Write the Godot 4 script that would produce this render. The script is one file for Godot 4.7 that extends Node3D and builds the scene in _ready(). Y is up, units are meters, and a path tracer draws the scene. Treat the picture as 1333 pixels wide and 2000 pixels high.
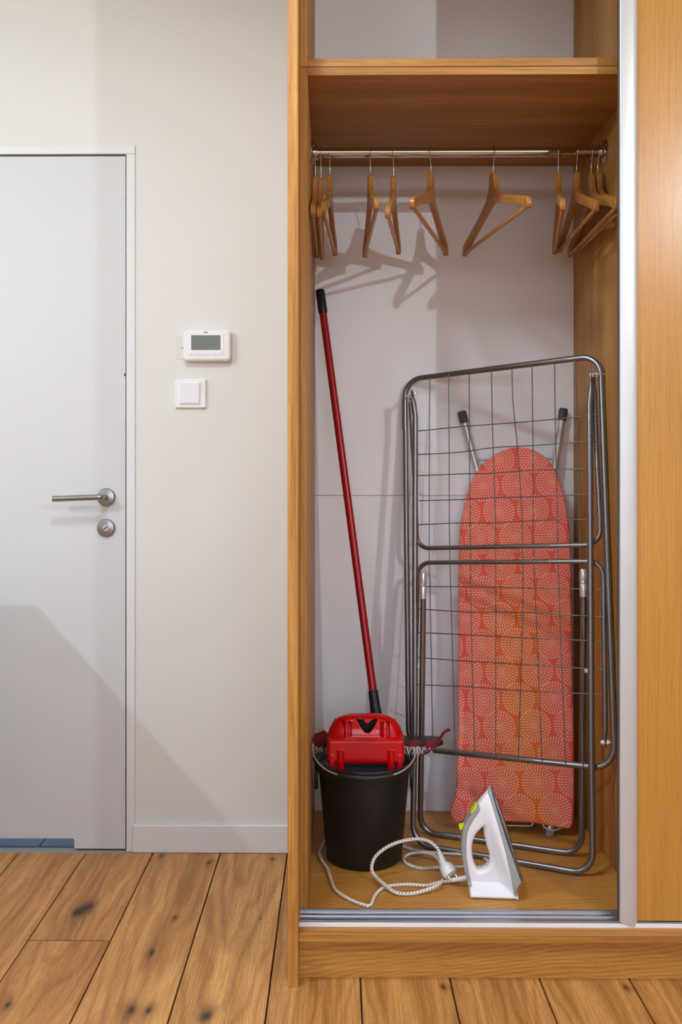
extends Node3D
# A hallway corner: white door, thermostat and switch on the left, an oak built-in wardrobe with cleaning things on the right.
# Metres, y up. The camera stands at the origin and looks along -z; the back wall is at z = -2.72.

const WALL_Z := -2.72
const CEIL := 2.62
const FLOOR_IN := 0.12      # floor of the wardrobe
const ROD_Y := 1.905
const ROD_Z := -2.40

var M := {}
var used := {}

# ---------------------------------------------------------------- mesh building
class MB:
	var p := PackedVector3Array()
	var n := PackedVector3Array()
	var uv := PackedVector2Array()
	var col := PackedColorArray()
	var ix := PackedInt32Array()
	var tint := Color.WHITE
	func v(pos: Vector3, nor: Vector3, t := Vector2.ZERO) -> int:
		p.append(pos); n.append(nor); uv.append(t); col.append(tint)
		return p.size() - 1
	func tri(a: int, b: int, c: int) -> void:
		# front faces run clockwise: the cross product points away from the outward normal
		var g := (p[b] - p[a]).cross(p[c] - p[a])
		if g.dot(n[a] + n[b] + n[c]) > 0.0:
			ix.append(a); ix.append(c); ix.append(b)
		else:
			ix.append(a); ix.append(b); ix.append(c)
	func quad(a: int, b: int, c: int, d: int) -> void:
		tri(a, b, c); tri(a, c, d)
	func face(a: Vector3, b: Vector3, c: Vector3, d: Vector3, nor: Vector3, ua: Vector2, ub: Vector2, uc: Vector2, ud: Vector2) -> void:
		quad(v(a, nor, ua), v(b, nor, ub), v(c, nor, uc), v(d, nor, ud))
	func mesh() -> ArrayMesh:
		var arr := []
		arr.resize(Mesh.ARRAY_MAX)
		arr[Mesh.ARRAY_VERTEX] = p
		arr[Mesh.ARRAY_NORMAL] = n
		arr[Mesh.ARRAY_TEX_UV] = uv
		arr[Mesh.ARRAY_COLOR] = col
		arr[Mesh.ARRAY_INDEX] = ix
		var m := ArrayMesh.new()
		m.add_surface_from_arrays(Mesh.PRIMITIVE_TRIANGLES, arr)
		return m

# a chamfered box between two corners; texture coordinates in metres with v along the grain axis (0 x, 1 y, 2 z)
func board(b: MB, lo: Vector3, hi: Vector3, grain := 1, ch := 0.001, shift := Vector2.ZERO) -> void:
	var c := (lo + hi) / 2.0
	var h := (hi - lo) / 2.0
	ch = minf(ch, minf(h.x, minf(h.y, h.z)) * 0.45)
	var id := {}
	for ax in 3:
		for s in [-1.0, 1.0]:
			var nor := Vector3.ZERO
			nor[ax] = s
			var a1 := (ax + 1) % 3
			var a2 := (ax + 2) % 3
			for k in [[-1.0, -1.0], [1.0, -1.0], [1.0, 1.0], [-1.0, 1.0]]:
				var q := Vector3.ZERO
				q[ax] = s * h[ax]
				q[a1] = k[0] * (h[a1] - ch)
				q[a2] = k[1] * (h[a2] - ch)
				var w := q + c
				var t := Vector2.ZERO
				if ax == grain:
					t = Vector2(w[a1], w[a2] * 0.08)
				else:
					var other := 3 - ax - grain
					t = Vector2(w[other] + (w[ax] * 0.7), w[grain])
				var key := [ax, int(s), int(k[0]) if a1 < a2 else int(k[1]), int(k[1]) if a1 < a2 else int(k[0])]
				id[key] = b.v(w, nor, t + shift)
			b.quad(id[fk(ax, s, a1, -1, a2, -1)], id[fk(ax, s, a1, 1, a2, -1)], id[fk(ax, s, a1, 1, a2, 1)], id[fk(ax, s, a1, -1, a2, 1)])
	if ch <= 0.0:
		return
	for ax in 3:          # the twelve edges run along ax
		var a1 := (ax + 1) % 3
		var a2 := (ax + 2) % 3
		for s1 in [-1, 1]:
			for s2 in [-1, 1]:
				b.quad(id[fk(a1, s1, ax, -1, a2, s2)], id[fk(a1, s1, ax, 1, a2, s2)], id[fk(a2, s2, ax, 1, a1, s1)], id[fk(a2, s2, ax, -1, a1, s1)])
	for sx in [-1, 1]:
		for sy in [-1, 1]:
			for sz in [-1, 1]:
				b.tri(id[fk(0, sx, 1, sy, 2, sz)], id[fk(1, sy, 0, sx, 2, sz)], id[fk(2, sz, 0, sx, 1, sy)])

func fk(ax: int, s, a1: int, k1: int, a2: int, k2: int) -> Array:
	return [ax, int(s), k1 if a1 < a2 else k2, k2 if a1 < a2 else k1]

func bx(lo: Vector3, hi: Vector3, grain := 1, ch := 0.001, shift := Vector2.ZERO) -> ArrayMesh:
	var b := MB.new()
	board(b, lo, hi, grain, ch, shift)
	return b.mesh()

# a round tube along a polyline; radius may be one number or one per point
func tube(b: MB, pts: Array, rad, sides := 10, cap := true, closed := false) -> void:
	var m := pts.size()
	var t0: Vector3 = (pts[1] - pts[0]).normalized()
	var up := Vector3.UP if absf(t0.y) < 0.9 else Vector3.RIGHT
	var x := t0.cross(up).normalized()
	var rows := []
	var along := 0.0
	for i in m + (1 if closed else 0):
		var k := i % m
		var a: Vector3 = pts[(k - 1 + m) % m] if (closed or k > 0) else pts[k]
		var c: Vector3 = pts[(k + 1) % m] if (closed or k < m - 1) else pts[k]
		var t := (c - a).normalized()
		x = (x - t * x.dot(t)).normalized()
		var y := t.cross(x)
		var r: float = rad[k] if rad is Array else rad
		var row := []
		if i > 0:
			along += (pts[k] as Vector3).distance_to(pts[(k - 1 + m) % m])
		for j in sides + 1:
			var an := TAU * j / sides
			var d := x * cos(an) + y * sin(an)
			row.append(b.v(pts[k] + d * r, d, Vector2(float(j) / sides, along)))
		rows.append(row)
	for i in rows.size() - 1:
		for j in sides:
			b.quad(rows[i][j], rows[i][j + 1], rows[i + 1][j + 1], rows[i + 1][j])
	if cap and not closed:
		for e in [0, m - 1]:
			var nor: Vector3 = -t0 if e == 0 else (pts[m - 1] - pts[m - 2]).normalized()
			var mid := b.v(pts[e], nor)
			var ring := []
			for j in sides:
				ring.append(b.v(b.p[rows[e][j]], nor))
			for j in sides:
				b.tri(mid, ring[j], ring[(j + 1) % sides])

func rounded(pts: Array, r: float, steps := 7, ends := true) -> Array:
	var out := [pts[0]] if ends else []
	for i in range(1, pts.size() - 1):
		corner(out, pts[i - 1], pts[i], pts[i + 1], r, steps)
	if ends:
		out.append(pts[-1])
	return out

func corner(out: Array, a: Vector3, c: Vector3, e: Vector3, r: float, steps: int) -> void:
	var d1 := (a - c).normalized()
	var d2 := (e - c).normalized()
	var half := acos(clampf(d1.dot(d2), -1.0, 1.0)) / 2.0
	if half > 1.5:
		out.append(c)
		return
	var cut := minf(r / tan(half), 0.48 * minf(a.distance_to(c), e.distance_to(c)))
	var p0 := c + d1 * cut
	var p2 := c + d2 * cut
	var mid := (d1 + d2).normalized()
	var rr := cut * tan(half)
	var o := c + mid * (rr / sin(half))
	for s in steps + 1:
		var f := float(s) / steps
		out.append(o + (p0 - o).slerp(p2 - o, f))

func loop_rounded(pts: Array, r: float, steps := 8) -> Array:
	var out := []
	for i in pts.size():
		corner(out, pts[(i - 1 + pts.size()) % pts.size()], pts[i], pts[(i + 1) % pts.size()], r, steps)
	return out

func smooth(pts: Array, per := 6) -> Array:   # Catmull-Rom through the points
	var out := []
	for i in pts.size() - 1:
		var p0: Vector3 = pts[maxi(i - 1, 0)]
		var p1: Vector3 = pts[i]
		var p2: Vector3 = pts[i + 1]
		var p3: Vector3 = pts[mini(i + 2, pts.size() - 1)]
		for s in per:
			out.append(p1.cubic_interpolate(p2, p0, p3, float(s) / per))
	out.append(pts[-1])
	return out

func lathe(b: MB, prof: Array, segs := 48, at := Transform3D(), sharp := 0.75) -> void:
	# prof: Vector2(radius, height); corners sharper than acos(sharp) get two rings
	for i in prof.size() - 1:
		var a: Vector2 = prof[i]
		var c: Vector2 = prof[i + 1]
		var nn := Vector2((c - a).y, -(c - a).x).normalized()
		var na := nn
		var nc := nn
		if i > 0:
			var e: Vector2 = a - prof[i - 1]
			var ne := Vector2(e.y, -e.x).normalized()
			if ne.dot(nn) > sharp:
				na = (nn + ne).normalized()
		if i < prof.size() - 2:
			var e: Vector2 = prof[i + 2] - c
			var ne := Vector2(e.y, -e.x).normalized()
			if ne.dot(nn) > sharp:
				nc = (nn + ne).normalized()
		var ra := []
		var rc := []
		for j in segs + 1:
			var an := TAU * j / segs
			var d := Vector3(cos(an), 0, sin(an))
			ra.append(b.v(at * (d * a.x + Vector3.UP * a.y), at.basis * (d * na.x + Vector3.UP * na.y), Vector2(float(j) / segs, a.y)))
			rc.append(b.v(at * (d * c.x + Vector3.UP * c.y), at.basis * (d * nc.x + Vector3.UP * nc.y), Vector2(float(j) / segs, c.y)))
		for j in segs:
			b.quad(ra[j], ra[j + 1], rc[j + 1], rc[j])

func axis_to(dir: Vector3, origin: Vector3) -> Transform3D:   # y axis turned to dir
	var y := dir.normalized()
	var x := y.cross(Vector3.BACK if absf(y.z) < 0.9 else Vector3.RIGHT).normalized()
	return Transform3D(Basis(x, y, x.cross(y)), origin)

# a plate cut from an outline in its own x-y plane, between z0 and z1, its front edge rounded over r
func plate(b: MB, outline: Array, z0: float, z1: float, r: float, rings := 4, at := Transform3D(), both := false, uvs := Vector2.ONE, uvo := Vector2.ZERO) -> void:
	var pts := PackedVector2Array(outline)
	if Geometry2D.is_polygon_clockwise(pts):
		pts.reverse()
	var m := pts.size()
	var nor := []
	for i in m:
		var a := (pts[i] - pts[(i - 1 + m) % m]).normalized()
		var c := (pts[(i + 1) % m] - pts[i]).normalized()
		var d := (Vector2(a.y, -a.x) + Vector2(c.y, -c.x))
		nor.append(d.normalized())
	var prof := []   # inset, z, normal slope
	if both:
		for k in rings + 1:
			var an := PI / 2 * k / rings
			prof.append([r * (1.0 - sin(an)), z0 + r * (1.0 - cos(an)), -(PI / 2 - an)])
	else:
		prof.append([0.0, z0, 0.0])
	for k in rings + 1:
		var an := PI / 2 * k / rings
		prof.append([r * (1.0 - cos(an)), z1 - r + r * sin(an), an])
	var rows := []
	for q in prof:
		var row := []
		for i in m:
			var d: Vector2 = nor[i]
			var w: Vector2 = pts[i] - d * q[0]
			var nn := Vector3(d.x * cos(q[2]), d.y * cos(q[2]), sin(q[2]))
			row.append(b.v(at * Vector3(w.x, w.y, q[1]), at.basis * nn, w * uvs + uvo))
		rows.append(row)
	for k in rows.size() - 1:
		for i in m:
			b.quad(rows[k][i], rows[k][(i + 1) % m], rows[k + 1][(i + 1) % m], rows[k + 1][i])
	for e in [0, rows.size() - 1]:
		var flat := PackedVector2Array()
		for i in m:
			flat.append(pts[i] - nor[i] * prof[e][0])
		var t := Geometry2D.triangulate_polygon(flat)
		if t.is_empty():
			t = Geometry2D.triangulate_polygon(pts)
		var up := at.basis * Vector3(0, 0, 1.0 if e else -1.0)
		var ids := []
		for i in m:
			ids.append(b.v(b.p[rows[e][i]], up, b.uv[rows[e][i]]))
		for k in range(0, t.size(), 3):
			b.tri(ids[t[k]], ids[t[k + 1]], ids[t[k + 2]])

func rrect(w: float, h: float, r: float, steps := 6) -> Array:
	var out := []
	for q in 4:
		var cx := (w / 2 - r) * (1 if q in [0, 3] else -1)
		var cy := (h / 2 - r) * (1 if q in [0, 1] else -1)
		for s in steps + 1:
			var an := PI / 2 * (q + float(s) / steps)
			out.append(Vector2(cx + r * cos(an), cy + r * sin(an)))
	return out

# ---- surface nets: a mesh of the zero surface of a sampled field
func nets(f: PackedFloat32Array, nx: int, ny: int, nz: int, lo: Vector3, cell: float, at := Transform3D(), b: MB = null) -> MB:
	if b == null:
		b = MB.new()
	var id := PackedInt32Array()
	id.resize(nx * ny * nz)
	id.fill(-1)
	var sx := 1
	var sy := nx
	var sz := nx * ny
	for k in nz - 1:
		for j in ny - 1:
			var o := k * sz + j * sy
			for i in nx - 1:
				var q := o + i
				var s0 := f[q] < 0.0
				if s0 == (f[q + 1] < 0.0) and s0 == (f[q + sy] < 0.0) and s0 == (f[q + sy + 1] < 0.0) and s0 == (f[q + sz] < 0.0) and s0 == (f[q + sz + 1] < 0.0) and s0 == (f[q + sz + sy] < 0.0) and s0 == (f[q + sz + sy + 1] < 0.0):
					continue
				var sum := Vector3.ZERO
				var cnt := 0
				for e in 12:
					var ax := e >> 2
					var c0 := (e & 1)
					var c1 := (e >> 1) & 1
					var base := Vector3i.ZERO
					var a1 := (ax + 1) % 3
					var a2 := (ax + 2) % 3
					base[a1] = c0
					base[a2] = c1
					var st: int = [sx, sy, sz][ax]
					var q0 := q + base.x * sx + base.y * sy + base.z * sz
					var v0 := f[q0]
					var v1 := f[q0 + st]
					if (v0 < 0.0) != (v1 < 0.0):
						var w := Vector3(base)
						w[ax] += v0 / (v0 - v1)
						sum += w
						cnt += 1
				var c := sum / cnt
				var g := Vector3(
					lerpf(lerpf(f[q + sx] - f[q], f[q + sx + sy] - f[q + sy], c.y), lerpf(f[q + sx + sz] - f[q + sz], f[q + sx + sy + sz] - f[q + sy + sz], c.y), c.z),
					lerpf(lerpf(f[q + sy] - f[q], f[q + sy + sx] - f[q + sx], c.x), lerpf(f[q + sy + sz] - f[q + sz], f[q + sx + sy + sz] - f[q + sx + sz], c.x), c.z),
					lerpf(lerpf(f[q + sz] - f[q], f[q + sz + sx] - f[q + sx], c.x), lerpf(f[q + sz + sy] - f[q + sy], f[q + sx + sy + sz] - f[q + sx + sy], c.x), c.y))
				var w2 := lo + (Vector3(i, j, k) + c) * cell
				id[q] = b.v(at * w2, (at.basis * g).normalized(), Vector2(w2.x, w2.y))
	for k in range(1, nz - 1):
		for j in range(1, ny - 1):
			for i in range(1, nx - 1):
				var q := k * sz + j * sy + i
				var s := f[q] < 0.0
				if s != (f[q + sx] < 0.0):
					b.quad(id[q], id[q - sy], id[q - sy - sz], id[q - sz])
				if s != (f[q + sy] < 0.0):
					b.quad(id[q], id[q - sx], id[q - sx - sz], id[q - sz])
				if s != (f[q + sz] < 0.0):
					b.quad(id[q], id[q - sx], id[q - sx - sy], id[q - sy])
	return b

func poly_dist(q: Vector2, poly: Array) -> float:   # signed, inside negative
	var d := 1e9
	var inside := false
	var m := poly.size()
	for i in m:
		var a: Vector2 = poly[i]
		var c: Vector2 = poly[(i + 1) % m]
		var e := c - a
		var w := q - a
		d = minf(d, (w - e * clampf(w.dot(e) / e.length_squared(), 0.0, 1.0)).length_squared())
		if (a.y > q.y) != (c.y > q.y) and q.x < (c.x - a.x) * (q.y - a.y) / (c.y - a.y) + a.x:
			inside = not inside
	return sqrt(d) * (-1.0 if inside else 1.0)

func smax(a: float, b: float, k: float) -> float:
	var h := maxf(k - absf(a - b), 0.0) / k
	return maxf(a, b) + h * h * k * 0.25

func smin(a: float, b: float, k: float) -> float:
	return -smax(-a, -b, k)

# ---------------------------------------------------------------- naming
func numbered(called: String) -> String:
	used[called] = used.get(called, -1) + 1
	return called if used[called] == 0 else "%s_%03d" % [called, used[called]]

func tag(o: Node, label := "", category := "", group := "", kind := "") -> Node:
	for t in [["label", label], ["category", category], ["group", group], ["kind", kind]]:
		if t[1]:
			o.set_meta(t[0], t[1])
	return o

func thing(called: String, label: String, category: String, at := Vector3.ZERO, group := "", kind := "") -> Node3D:
	var o := Node3D.new()
	o.name = numbered(called)
	add_child(o, true)
	o.position = at
	tag(o, label, category, group, kind)
	return o

var part_names := {}
func obj(called: String, mesh: Mesh, mat: Material, parent: Node = self, label := "") -> MeshInstance3D:
	var o := MeshInstance3D.new()
	o.mesh = mesh
	o.material_override = mat
	o.cast_shadow = GeometryInstance3D.SHADOW_CASTING_SETTING_ON
	if parent == self:
		o.name = numbered(called)
	else:
		var key := [parent.get_instance_id(), called]
		part_names[key] = part_names.get(key, -1) + 1
		o.name = called if part_names[key] == 0 else "%s_%03d" % [called, part_names[key]]
	parent.add_child(o, true)
	if label:
		o.set_meta("label", label)
	return o

func struct(called: String, mesh: Mesh, mat: Material, label: String, category: String) -> MeshInstance3D:
	var o := obj(called, mesh, mat)
	tag(o, label, category, "", "structure")
	return o

# ---------------------------------------------------------------- textures
func noise_bytes(w: int, h: int, sd: int, fx: float, fy: float, freq := 0.08, oct := 3) -> PackedByteArray:
	var nz := FastNoiseLite.new()
	nz.seed = sd
	nz.frequency = freq
	nz.fractal_octaves = oct
	nz.noise_type = FastNoiseLite.TYPE_SIMPLEX_SMOOTH
	var im := nz.get_image(maxi(4, int(w * fx)), maxi(4, int(h * fy)), false, false, true)
	im.convert(Image.FORMAT_L8)
	im.resize(w, h, Image.INTERPOLATE_CUBIC)
	return im.get_data()

# wood over size.x across the grain and size.y along it; knots: [x, y, radius] in metres
func wood(w: int, h: int, size: Vector2, sd: int, dark: Color, light: Color, o := {}) -> ImageTexture:
	var warp := noise_bytes(w, h, sd, 0.14, 0.03)
	var broad := noise_bytes(w, h, sd + 1, 0.12, 0.012)
	var streak := noise_bytes(w, h, sd + 2, 1.0, 0.014, 0.30, 4)
	var pore := noise_bytes(w, h, sd + 3, 1.0, 0.07, 0.4, 2)
	var rings: float = o.get("rings", 28.0)
	var arch: float = o.get("arch", 0.0)
	var mid: float = o.get("mid", size.x * 0.5)
	var k_ring: float = o.get("ring", 0.25)
	var k_pore: float = o.get("pore", 0.3)
	var k_streak: float = o.get("streak", 0.45)
	var k_broad: float = o.get("broad", 0.5)
	var wob: float = o.get("wob", 0.05)
	var knots: Array = o.get("knots", [])
	var out := PackedByteArray()
	out.resize(w * h * 3)
	var q := 0
	for y in h:
		var s := size.y * y / h
		var near := []
		for k in knots:
			if absf(s - k[1]) < 0.16:
				near.append(k)
		for x in w:
			var t := size.x * x / w
			var i := y * w + x
			var g := t + (warp[i] / 255.0 - 0.5) * wob
			if arch > 0.0:
				g = sqrt((t - mid) * (t - mid) + 0.0006) * 1.0 + (warp[i] / 255.0 - 0.5) * wob + s * arch
			var shade := 0.0
			for k in near:
				var dx: float = t - k[0] + (warp[i] / 255.0 - 0.5) * 0.012
				var dy: float = (s - k[1]) * 0.55 + (pore[i] / 255.0 - 0.5) * 0.006
				var r: float = k[2]
				var d2 := (dx * dx + dy * dy) / (r * r)
				if dx * dx < 16.0 * r * r:
					g += (1.0 if dx > 0.0 else -1.0) * r * 0.9 * exp(-d2 * 0.4)
					var dl: float = (s - k[1]) * 0.16
					shade += exp(-(dx * dx * 1.6 + dl * dl) / (r * r)) * 0.16 + exp(-d2 * 2.2) * 0.34 + exp(-d2 * 0.35) * 0.2 * (0.4 + 1.2 * streak[i] / 255.0)
					g += 1.1 * r * d2 * exp(-d2 * 0.5)
			var ring := 0.5 + 0.5 * sin(TAU * g * rings)
			ring = ring * ring
			var f := 0.5 + k_broad * (broad[i] / 255.0 - 0.5) + k_streak * (streak[i] / 255.0 - 0.5) - k_ring * (ring - 0.4)
			var po := pore[i] / 255.0
			if po < 0.42:
				f -= k_pore * (0.42 - po) * 4.0
			f = clampf(f, 0.0, 1.0)
			var sh := clampf(1.0 - shade, 0.24, 1.0)
			out[q] = int(255.0 * lerpf(dark.r, light.r, f) * sh)
			out[q + 1] = int(255.0 * lerpf(dark.g, light.g, f) * sh * (0.90 + 0.10 * sh))
			out[q + 2] = int(255.0 * lerpf(dark.b, light.b, f) * sh * (0.84 + 0.16 * sh))
			q += 3
	return ImageTexture.create_from_image(Image.create_from_data(w, h, false, Image.FORMAT_RGB8, out))

func mat(albedo: Color, rough := 0.6, metal := 0.0, tex: Texture2D = null, size := Vector2.ONE) -> StandardMaterial3D:
	var m := StandardMaterial3D.new()
	m.albedo_color = albedo
	m.roughness = rough
	m.metallic = metal
	if tex:
		m.albedo_texture = tex
		m.uv1_scale = Vector3(1.0 / size.x, 1.0 / size.y, 1.0)
	return m

func fabric_texture() -> ImageTexture:
	var w := 512
	var h := 1552
	var px := w / 0.36          # pixels per metre
	var im := Image.create(w, h, false, Image.FORMAT_RGB8)
	var drift := noise_bytes(w, h, 77, 0.02, 0.02, 0.12, 2)
	var weave := noise_bytes(w, h, 78, 1.0, 1.0, 0.5, 1)
	var coral := Color8(252, 102, 86)
	var amber := Color8(246, 118, 36)
	var data := PackedByteArray()
	data.resize(w * h * 3)
	for y in h:
		for x in w:
			var u := (x - w * 0.5) / px
			var v := 1.06 - y / px
			var band := exp(-pow((u - 0.02 - (0.45 - v) * 0.05) / 0.075, 2.0)) * smoothstep(0.95, 0.4, v)
			var f := clampf(band * 0.85 + (drift[y * w + x] / 255.0 - 0.5) * 0.5, 0.0, 1.0)
			var c := coral.lerp(amber, f) * (0.94 + 0.1 * weave[y * w + x] / 255.0)
			var q := (y * w + x) * 3
			data[q] = mini(255, c.r8); data[q + 1] = mini(255, c.g8); data[q + 2] = mini(255, c.b8)
	im = Image.create_from_data(w, h, false, Image.FORMAT_RGB8, data)
	var ink := Color8(255, 216, 190)
	var rows := 17
	for r in rows:
		var v := 0.992 - 0.0735 * r
		for c in range(-3, 4):
			var u := 0.011 + 0.0945 * (c + (0.5 if r % 2 == 1 else 0.0)) - 0.0945 * 0.5 + 0.004 * sin(r * 1.7)
			var o := Vector2(w * 0.5 + u * px, (1.06 - v - u * 0.06) * px)
			var big := 0.0425 * px
			for k in [[0.13, 8, 0.09], [0.31, 14, 0.10], [0.51, 20, 0.115], [0.72, 27, 0.125], [0.93, 34, 0.135]]:
				for j in k[1]:
					var an: float = TAU * (j + 0.5 * (k[1] % 2) + 0.13 * r) / k[1]
					var d := Vector2(cos(an), sin(an))
					var a: Vector2 = o + d * big * (k[0] - k[2] * 0.5)
					var e: Vector2 = o + d * big * (k[0] + k[2] * 0.5)
					stroke(im, a, e, 0.0009 * px, 0.0016 * px, ink)
	return ImageTexture.create_from_image(im)

func stroke(im: Image, a: Vector2, e: Vector2, ra: float, re: float, ink: Color) -> void:
	var lo := (a.min(e) - Vector2(re, re)).floor()
	var hi := (a.max(e) + Vector2(re, re)).ceil()
	if hi.x < 0 or hi.y < 0 or lo.x >= im.get_width() or lo.y >= im.get_height():
		return
	var d := e - a
	var ll := d.length_squared()
	for y in range(maxi(0, int(lo.y)), mini(im.get_height(), int(hi.y) + 1)):
		for x in range(maxi(0, int(lo.x)), mini(im.get_width(), int(hi.x) + 1)):
			var w := Vector2(x, y) - a
			var t := clampf(w.dot(d) / ll, 0.0, 1.0)
			var f := clampf(lerpf(ra, re, t) - (w - d * t).length() + 0.5, 0.0, 1.0) * 0.95
			if f > 0.02:
				im.set_pixel(x, y, im.get_pixel(x, y).lerp(ink, f))

func braid_texture() -> ImageTexture:
	var im := Image.create(32, 32, false, Image.FORMAT_RGB8)
	for y in 32:
		for x in 32:
			var a := fposmod(x / 32.0 * 2.0 + y / 32.0, 1.0)
			var c := fposmod(x / 32.0 * 2.0 - y / 32.0, 1.0)
			var f := 0.97
			if a < 0.26 and c > 0.5:
				f = 0.42
			elif a < 0.08 or c < 0.08:
				f = 0.72
			im.set_pixel(x, y, Color(f, f * (0.80 if f < 0.6 else 0.96), f * (0.70 if f < 0.6 else 0.92)))
	return ImageTexture.create_from_image(im)

func bump(m: StandardMaterial3D, freq: float, depth: float, sd: int, tri := true, scale := 1.0) -> void:
	var nz := FastNoiseLite.new()
	nz.seed = sd
	nz.frequency = freq
	var t := NoiseTexture2D.new()
	t.noise = nz
	t.width = 256
	t.height = 256
	t.seamless = true
	m.heightmap_enabled = true
	m.heightmap_texture = t
	m.heightmap_scale = depth
	if tri:
		m.uv1_triplanar = true
		m.uv1_scale = Vector3.ONE * scale

func make_materials() -> void:
	M.back = mat(Color8(246, 245, 248), 0.6)
	M.wall = mat(Color8(227, 223, 216), 0.85)
	bump(M.wall, 0.06, 0.012, 5, true, 3.0)
	M.ceiling = mat(Color8(240, 238, 234), 0.9)
	M.door = mat(Color8(212, 210, 209), 0.42)
	M.trim = mat(Color8(228, 226, 223), 0.5)
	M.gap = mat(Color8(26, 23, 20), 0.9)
	var oak := wood(512, 1536, Vector2(0.75, 2.7), 11, Color8(160, 106, 46), Color8(222, 170, 92), {"rings": 60.0, "ring": 0.22, "streak": 0.6, "broad": 0.55, "pore": 0.28, "wob": 0.03})
	M.oak = mat(Color8(236, 230, 214), 0.5, 0.0, oak, Vector2(0.75, 2.7))
	M.oak_edge = mat(Color8(248, 234, 210), 0.5, 0.0, oak, Vector2(0.75, 2.7))
	var arch := wood(384, 1024, Vector2(0.62, 1.5), 23, Color8(180, 124, 56), Color8(232, 180, 100), {"rings": 95.0, "arch": 0.13, "mid": 0.28, "ring": 0.36, "streak": 0.6, "broad": 0.35, "wob": 0.03})
	M.oak_board = mat(Color8(244, 236, 218), 0.42, 0.0, arch, Vector2(0.62, 1.5))
	var veneer := wood(256, 1536, Vector2(0.40, 2.4), 31, Color8(196, 138, 66), Color8(238, 186, 110), {"rings": 90.0, "ring": 0.08, "streak": 0.55, "broad": 0.22, "pore": 0.2})
	M.veneer = mat(Color8(230, 216, 180), 0.3, 0.0, veneer, Vector2(0.40, 2.4))
	M.oak_shelf = mat(Color8(232, 222, 208), 0.5, 0.0, oak, Vector2(0.75, 2.7))
	M.hanger = mat(Color8(250, 240, 214), 0.35, 0.0, wood(128, 256, Vector2(0.1, 0.4), 41, Color8(160, 104, 48), Color8(222, 166, 94), {"rings": 50.0, "ring": 0.1, "streak": 0.4}), Vector2(0.1, 0.4))
	M.rail = mat(Color8(196, 194, 192), 0.06, 1.0)
	M.wire = mat(Color8(200, 198, 196), 0.22, 1.0)
	M.tube = mat(Color8(134, 134, 135), 0.3, 0.85)
	M.tube_wire = mat(Color8(116, 113, 110), 0.35, 0.8)
	M.bracket = mat(Color8(214, 214, 214), 0.28, 0.7)
	M.alu = mat(Color8(208, 207, 206), 0.36, 0.4)
	M.alu_track = mat(Color8(168, 166, 168), 0.34, 0.8)
	M.white_plastic = mat(Color8(236, 234, 232), 0.35)
	M.steel = mat(Color8(158, 155, 151), 0.3, 1.0)
	M.black = mat(Color8(17, 18, 20), 0.5)
	M.black_soft = mat(Color8(23, 24, 27), 0.4)
	M.rubber = mat(Color8(76, 73, 71), 0.7)
	M.red = mat(Color8(200, 0, 8), 0.14)
	M.pole = mat(Color8(158, 10, 24), 0.3)
	M.pole.metallic = 0.2
	M.fabric = mat(Color.WHITE, 0.85, 0.0, fabric_texture(), Vector2.ONE)
	M.board_metal = mat(Color8(206, 204, 202), 0.35, 0.5)
	M.iron_white = mat(Color8(240, 236, 240), 0.28)
	M.iron_grey = mat(Color8(158, 158, 152), 0.45)
	M.iron_sole = mat(Color8(120, 120, 122), 0.25, 1.0)
	M.lime = mat(Color8(206, 226, 10), 0.4)
	M.cord = mat(Color.WHITE, 0.8, 0.0, braid_texture(), Vector2(1.0, 0.0078))
	M.screen = mat(Color8(112, 118, 108), 0.3)
	M.screen_ink = mat(Color8(96, 102, 92), 0.5)
	M.print = mat(Color8(84, 80, 80), 0.6)
	M.patch = mat(Color8(224, 214, 202), 0.9)
	M.tile = mat(Color8(78, 96, 122), 0.4)
	M.grout = mat(Color8(40, 50, 64), 0.8)
	M.thread = mat(Color.WHITE, 0.9)
	M.thread.vertex_color_use_as_albedo = true
	M.red_cloth = mat(Color8(130, 24, 38), 0.85)
	M.under = mat(Color8(34, 24, 16), 0.9)
	M.glass = mat(Color(1, 1, 1, 0.08), 0.05)
	M.glass.transparency = BaseMaterial3D.TRANSPARENCY_ALPHA

# ---------------------------------------------------------------- lamps, all out of view
func pendant(at: Vector3, r: float, energy: float, tone: Color, label: String) -> void:
	var t := thing("unseen_pendant_lamp", label, "lamp", Vector3(at.x, at.y, at.z))
	var g := mat(Color8(250, 244, 232), 0.5)
	g.emission_enabled = true
	g.emission = tone
	g.emission_energy_multiplier = 2.0
	var b := MB.new()
	var prof := []
	for k in 13:
		var an := -PI / 2 + PI * k / 12
		prof.append(Vector2(r * cos(an), r * sin(an)))
	lathe(b, prof, 24)
	obj("bulb", b.mesh(), g, t)
	b = MB.new()
	lathe(b, [Vector2(0, r + 0.05), Vector2(0.016, r + 0.05), Vector2(0.018, r * 0.9), Vector2(0, r * 0.9)], 16)
	obj("socket", b.mesh(), M.black, t)
	b = MB.new()
	tube(b, [Vector3(0, r + 0.05, 0), Vector3(0, CEIL - at.y - 0.004, 0)], 0.003, 6)
	obj("flex", b.mesh(), M.black, t)
	var l := OmniLight3D.new()
	l.name = "lamp_light"
	l.light_energy = energy
	l.light_color = tone
	l.light_size = r * 0.9
	l.omni_range = 12.0
	l.omni_attenuation = 2.0
	l.shadow_enabled = true
	t.add_child(l, true)

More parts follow.
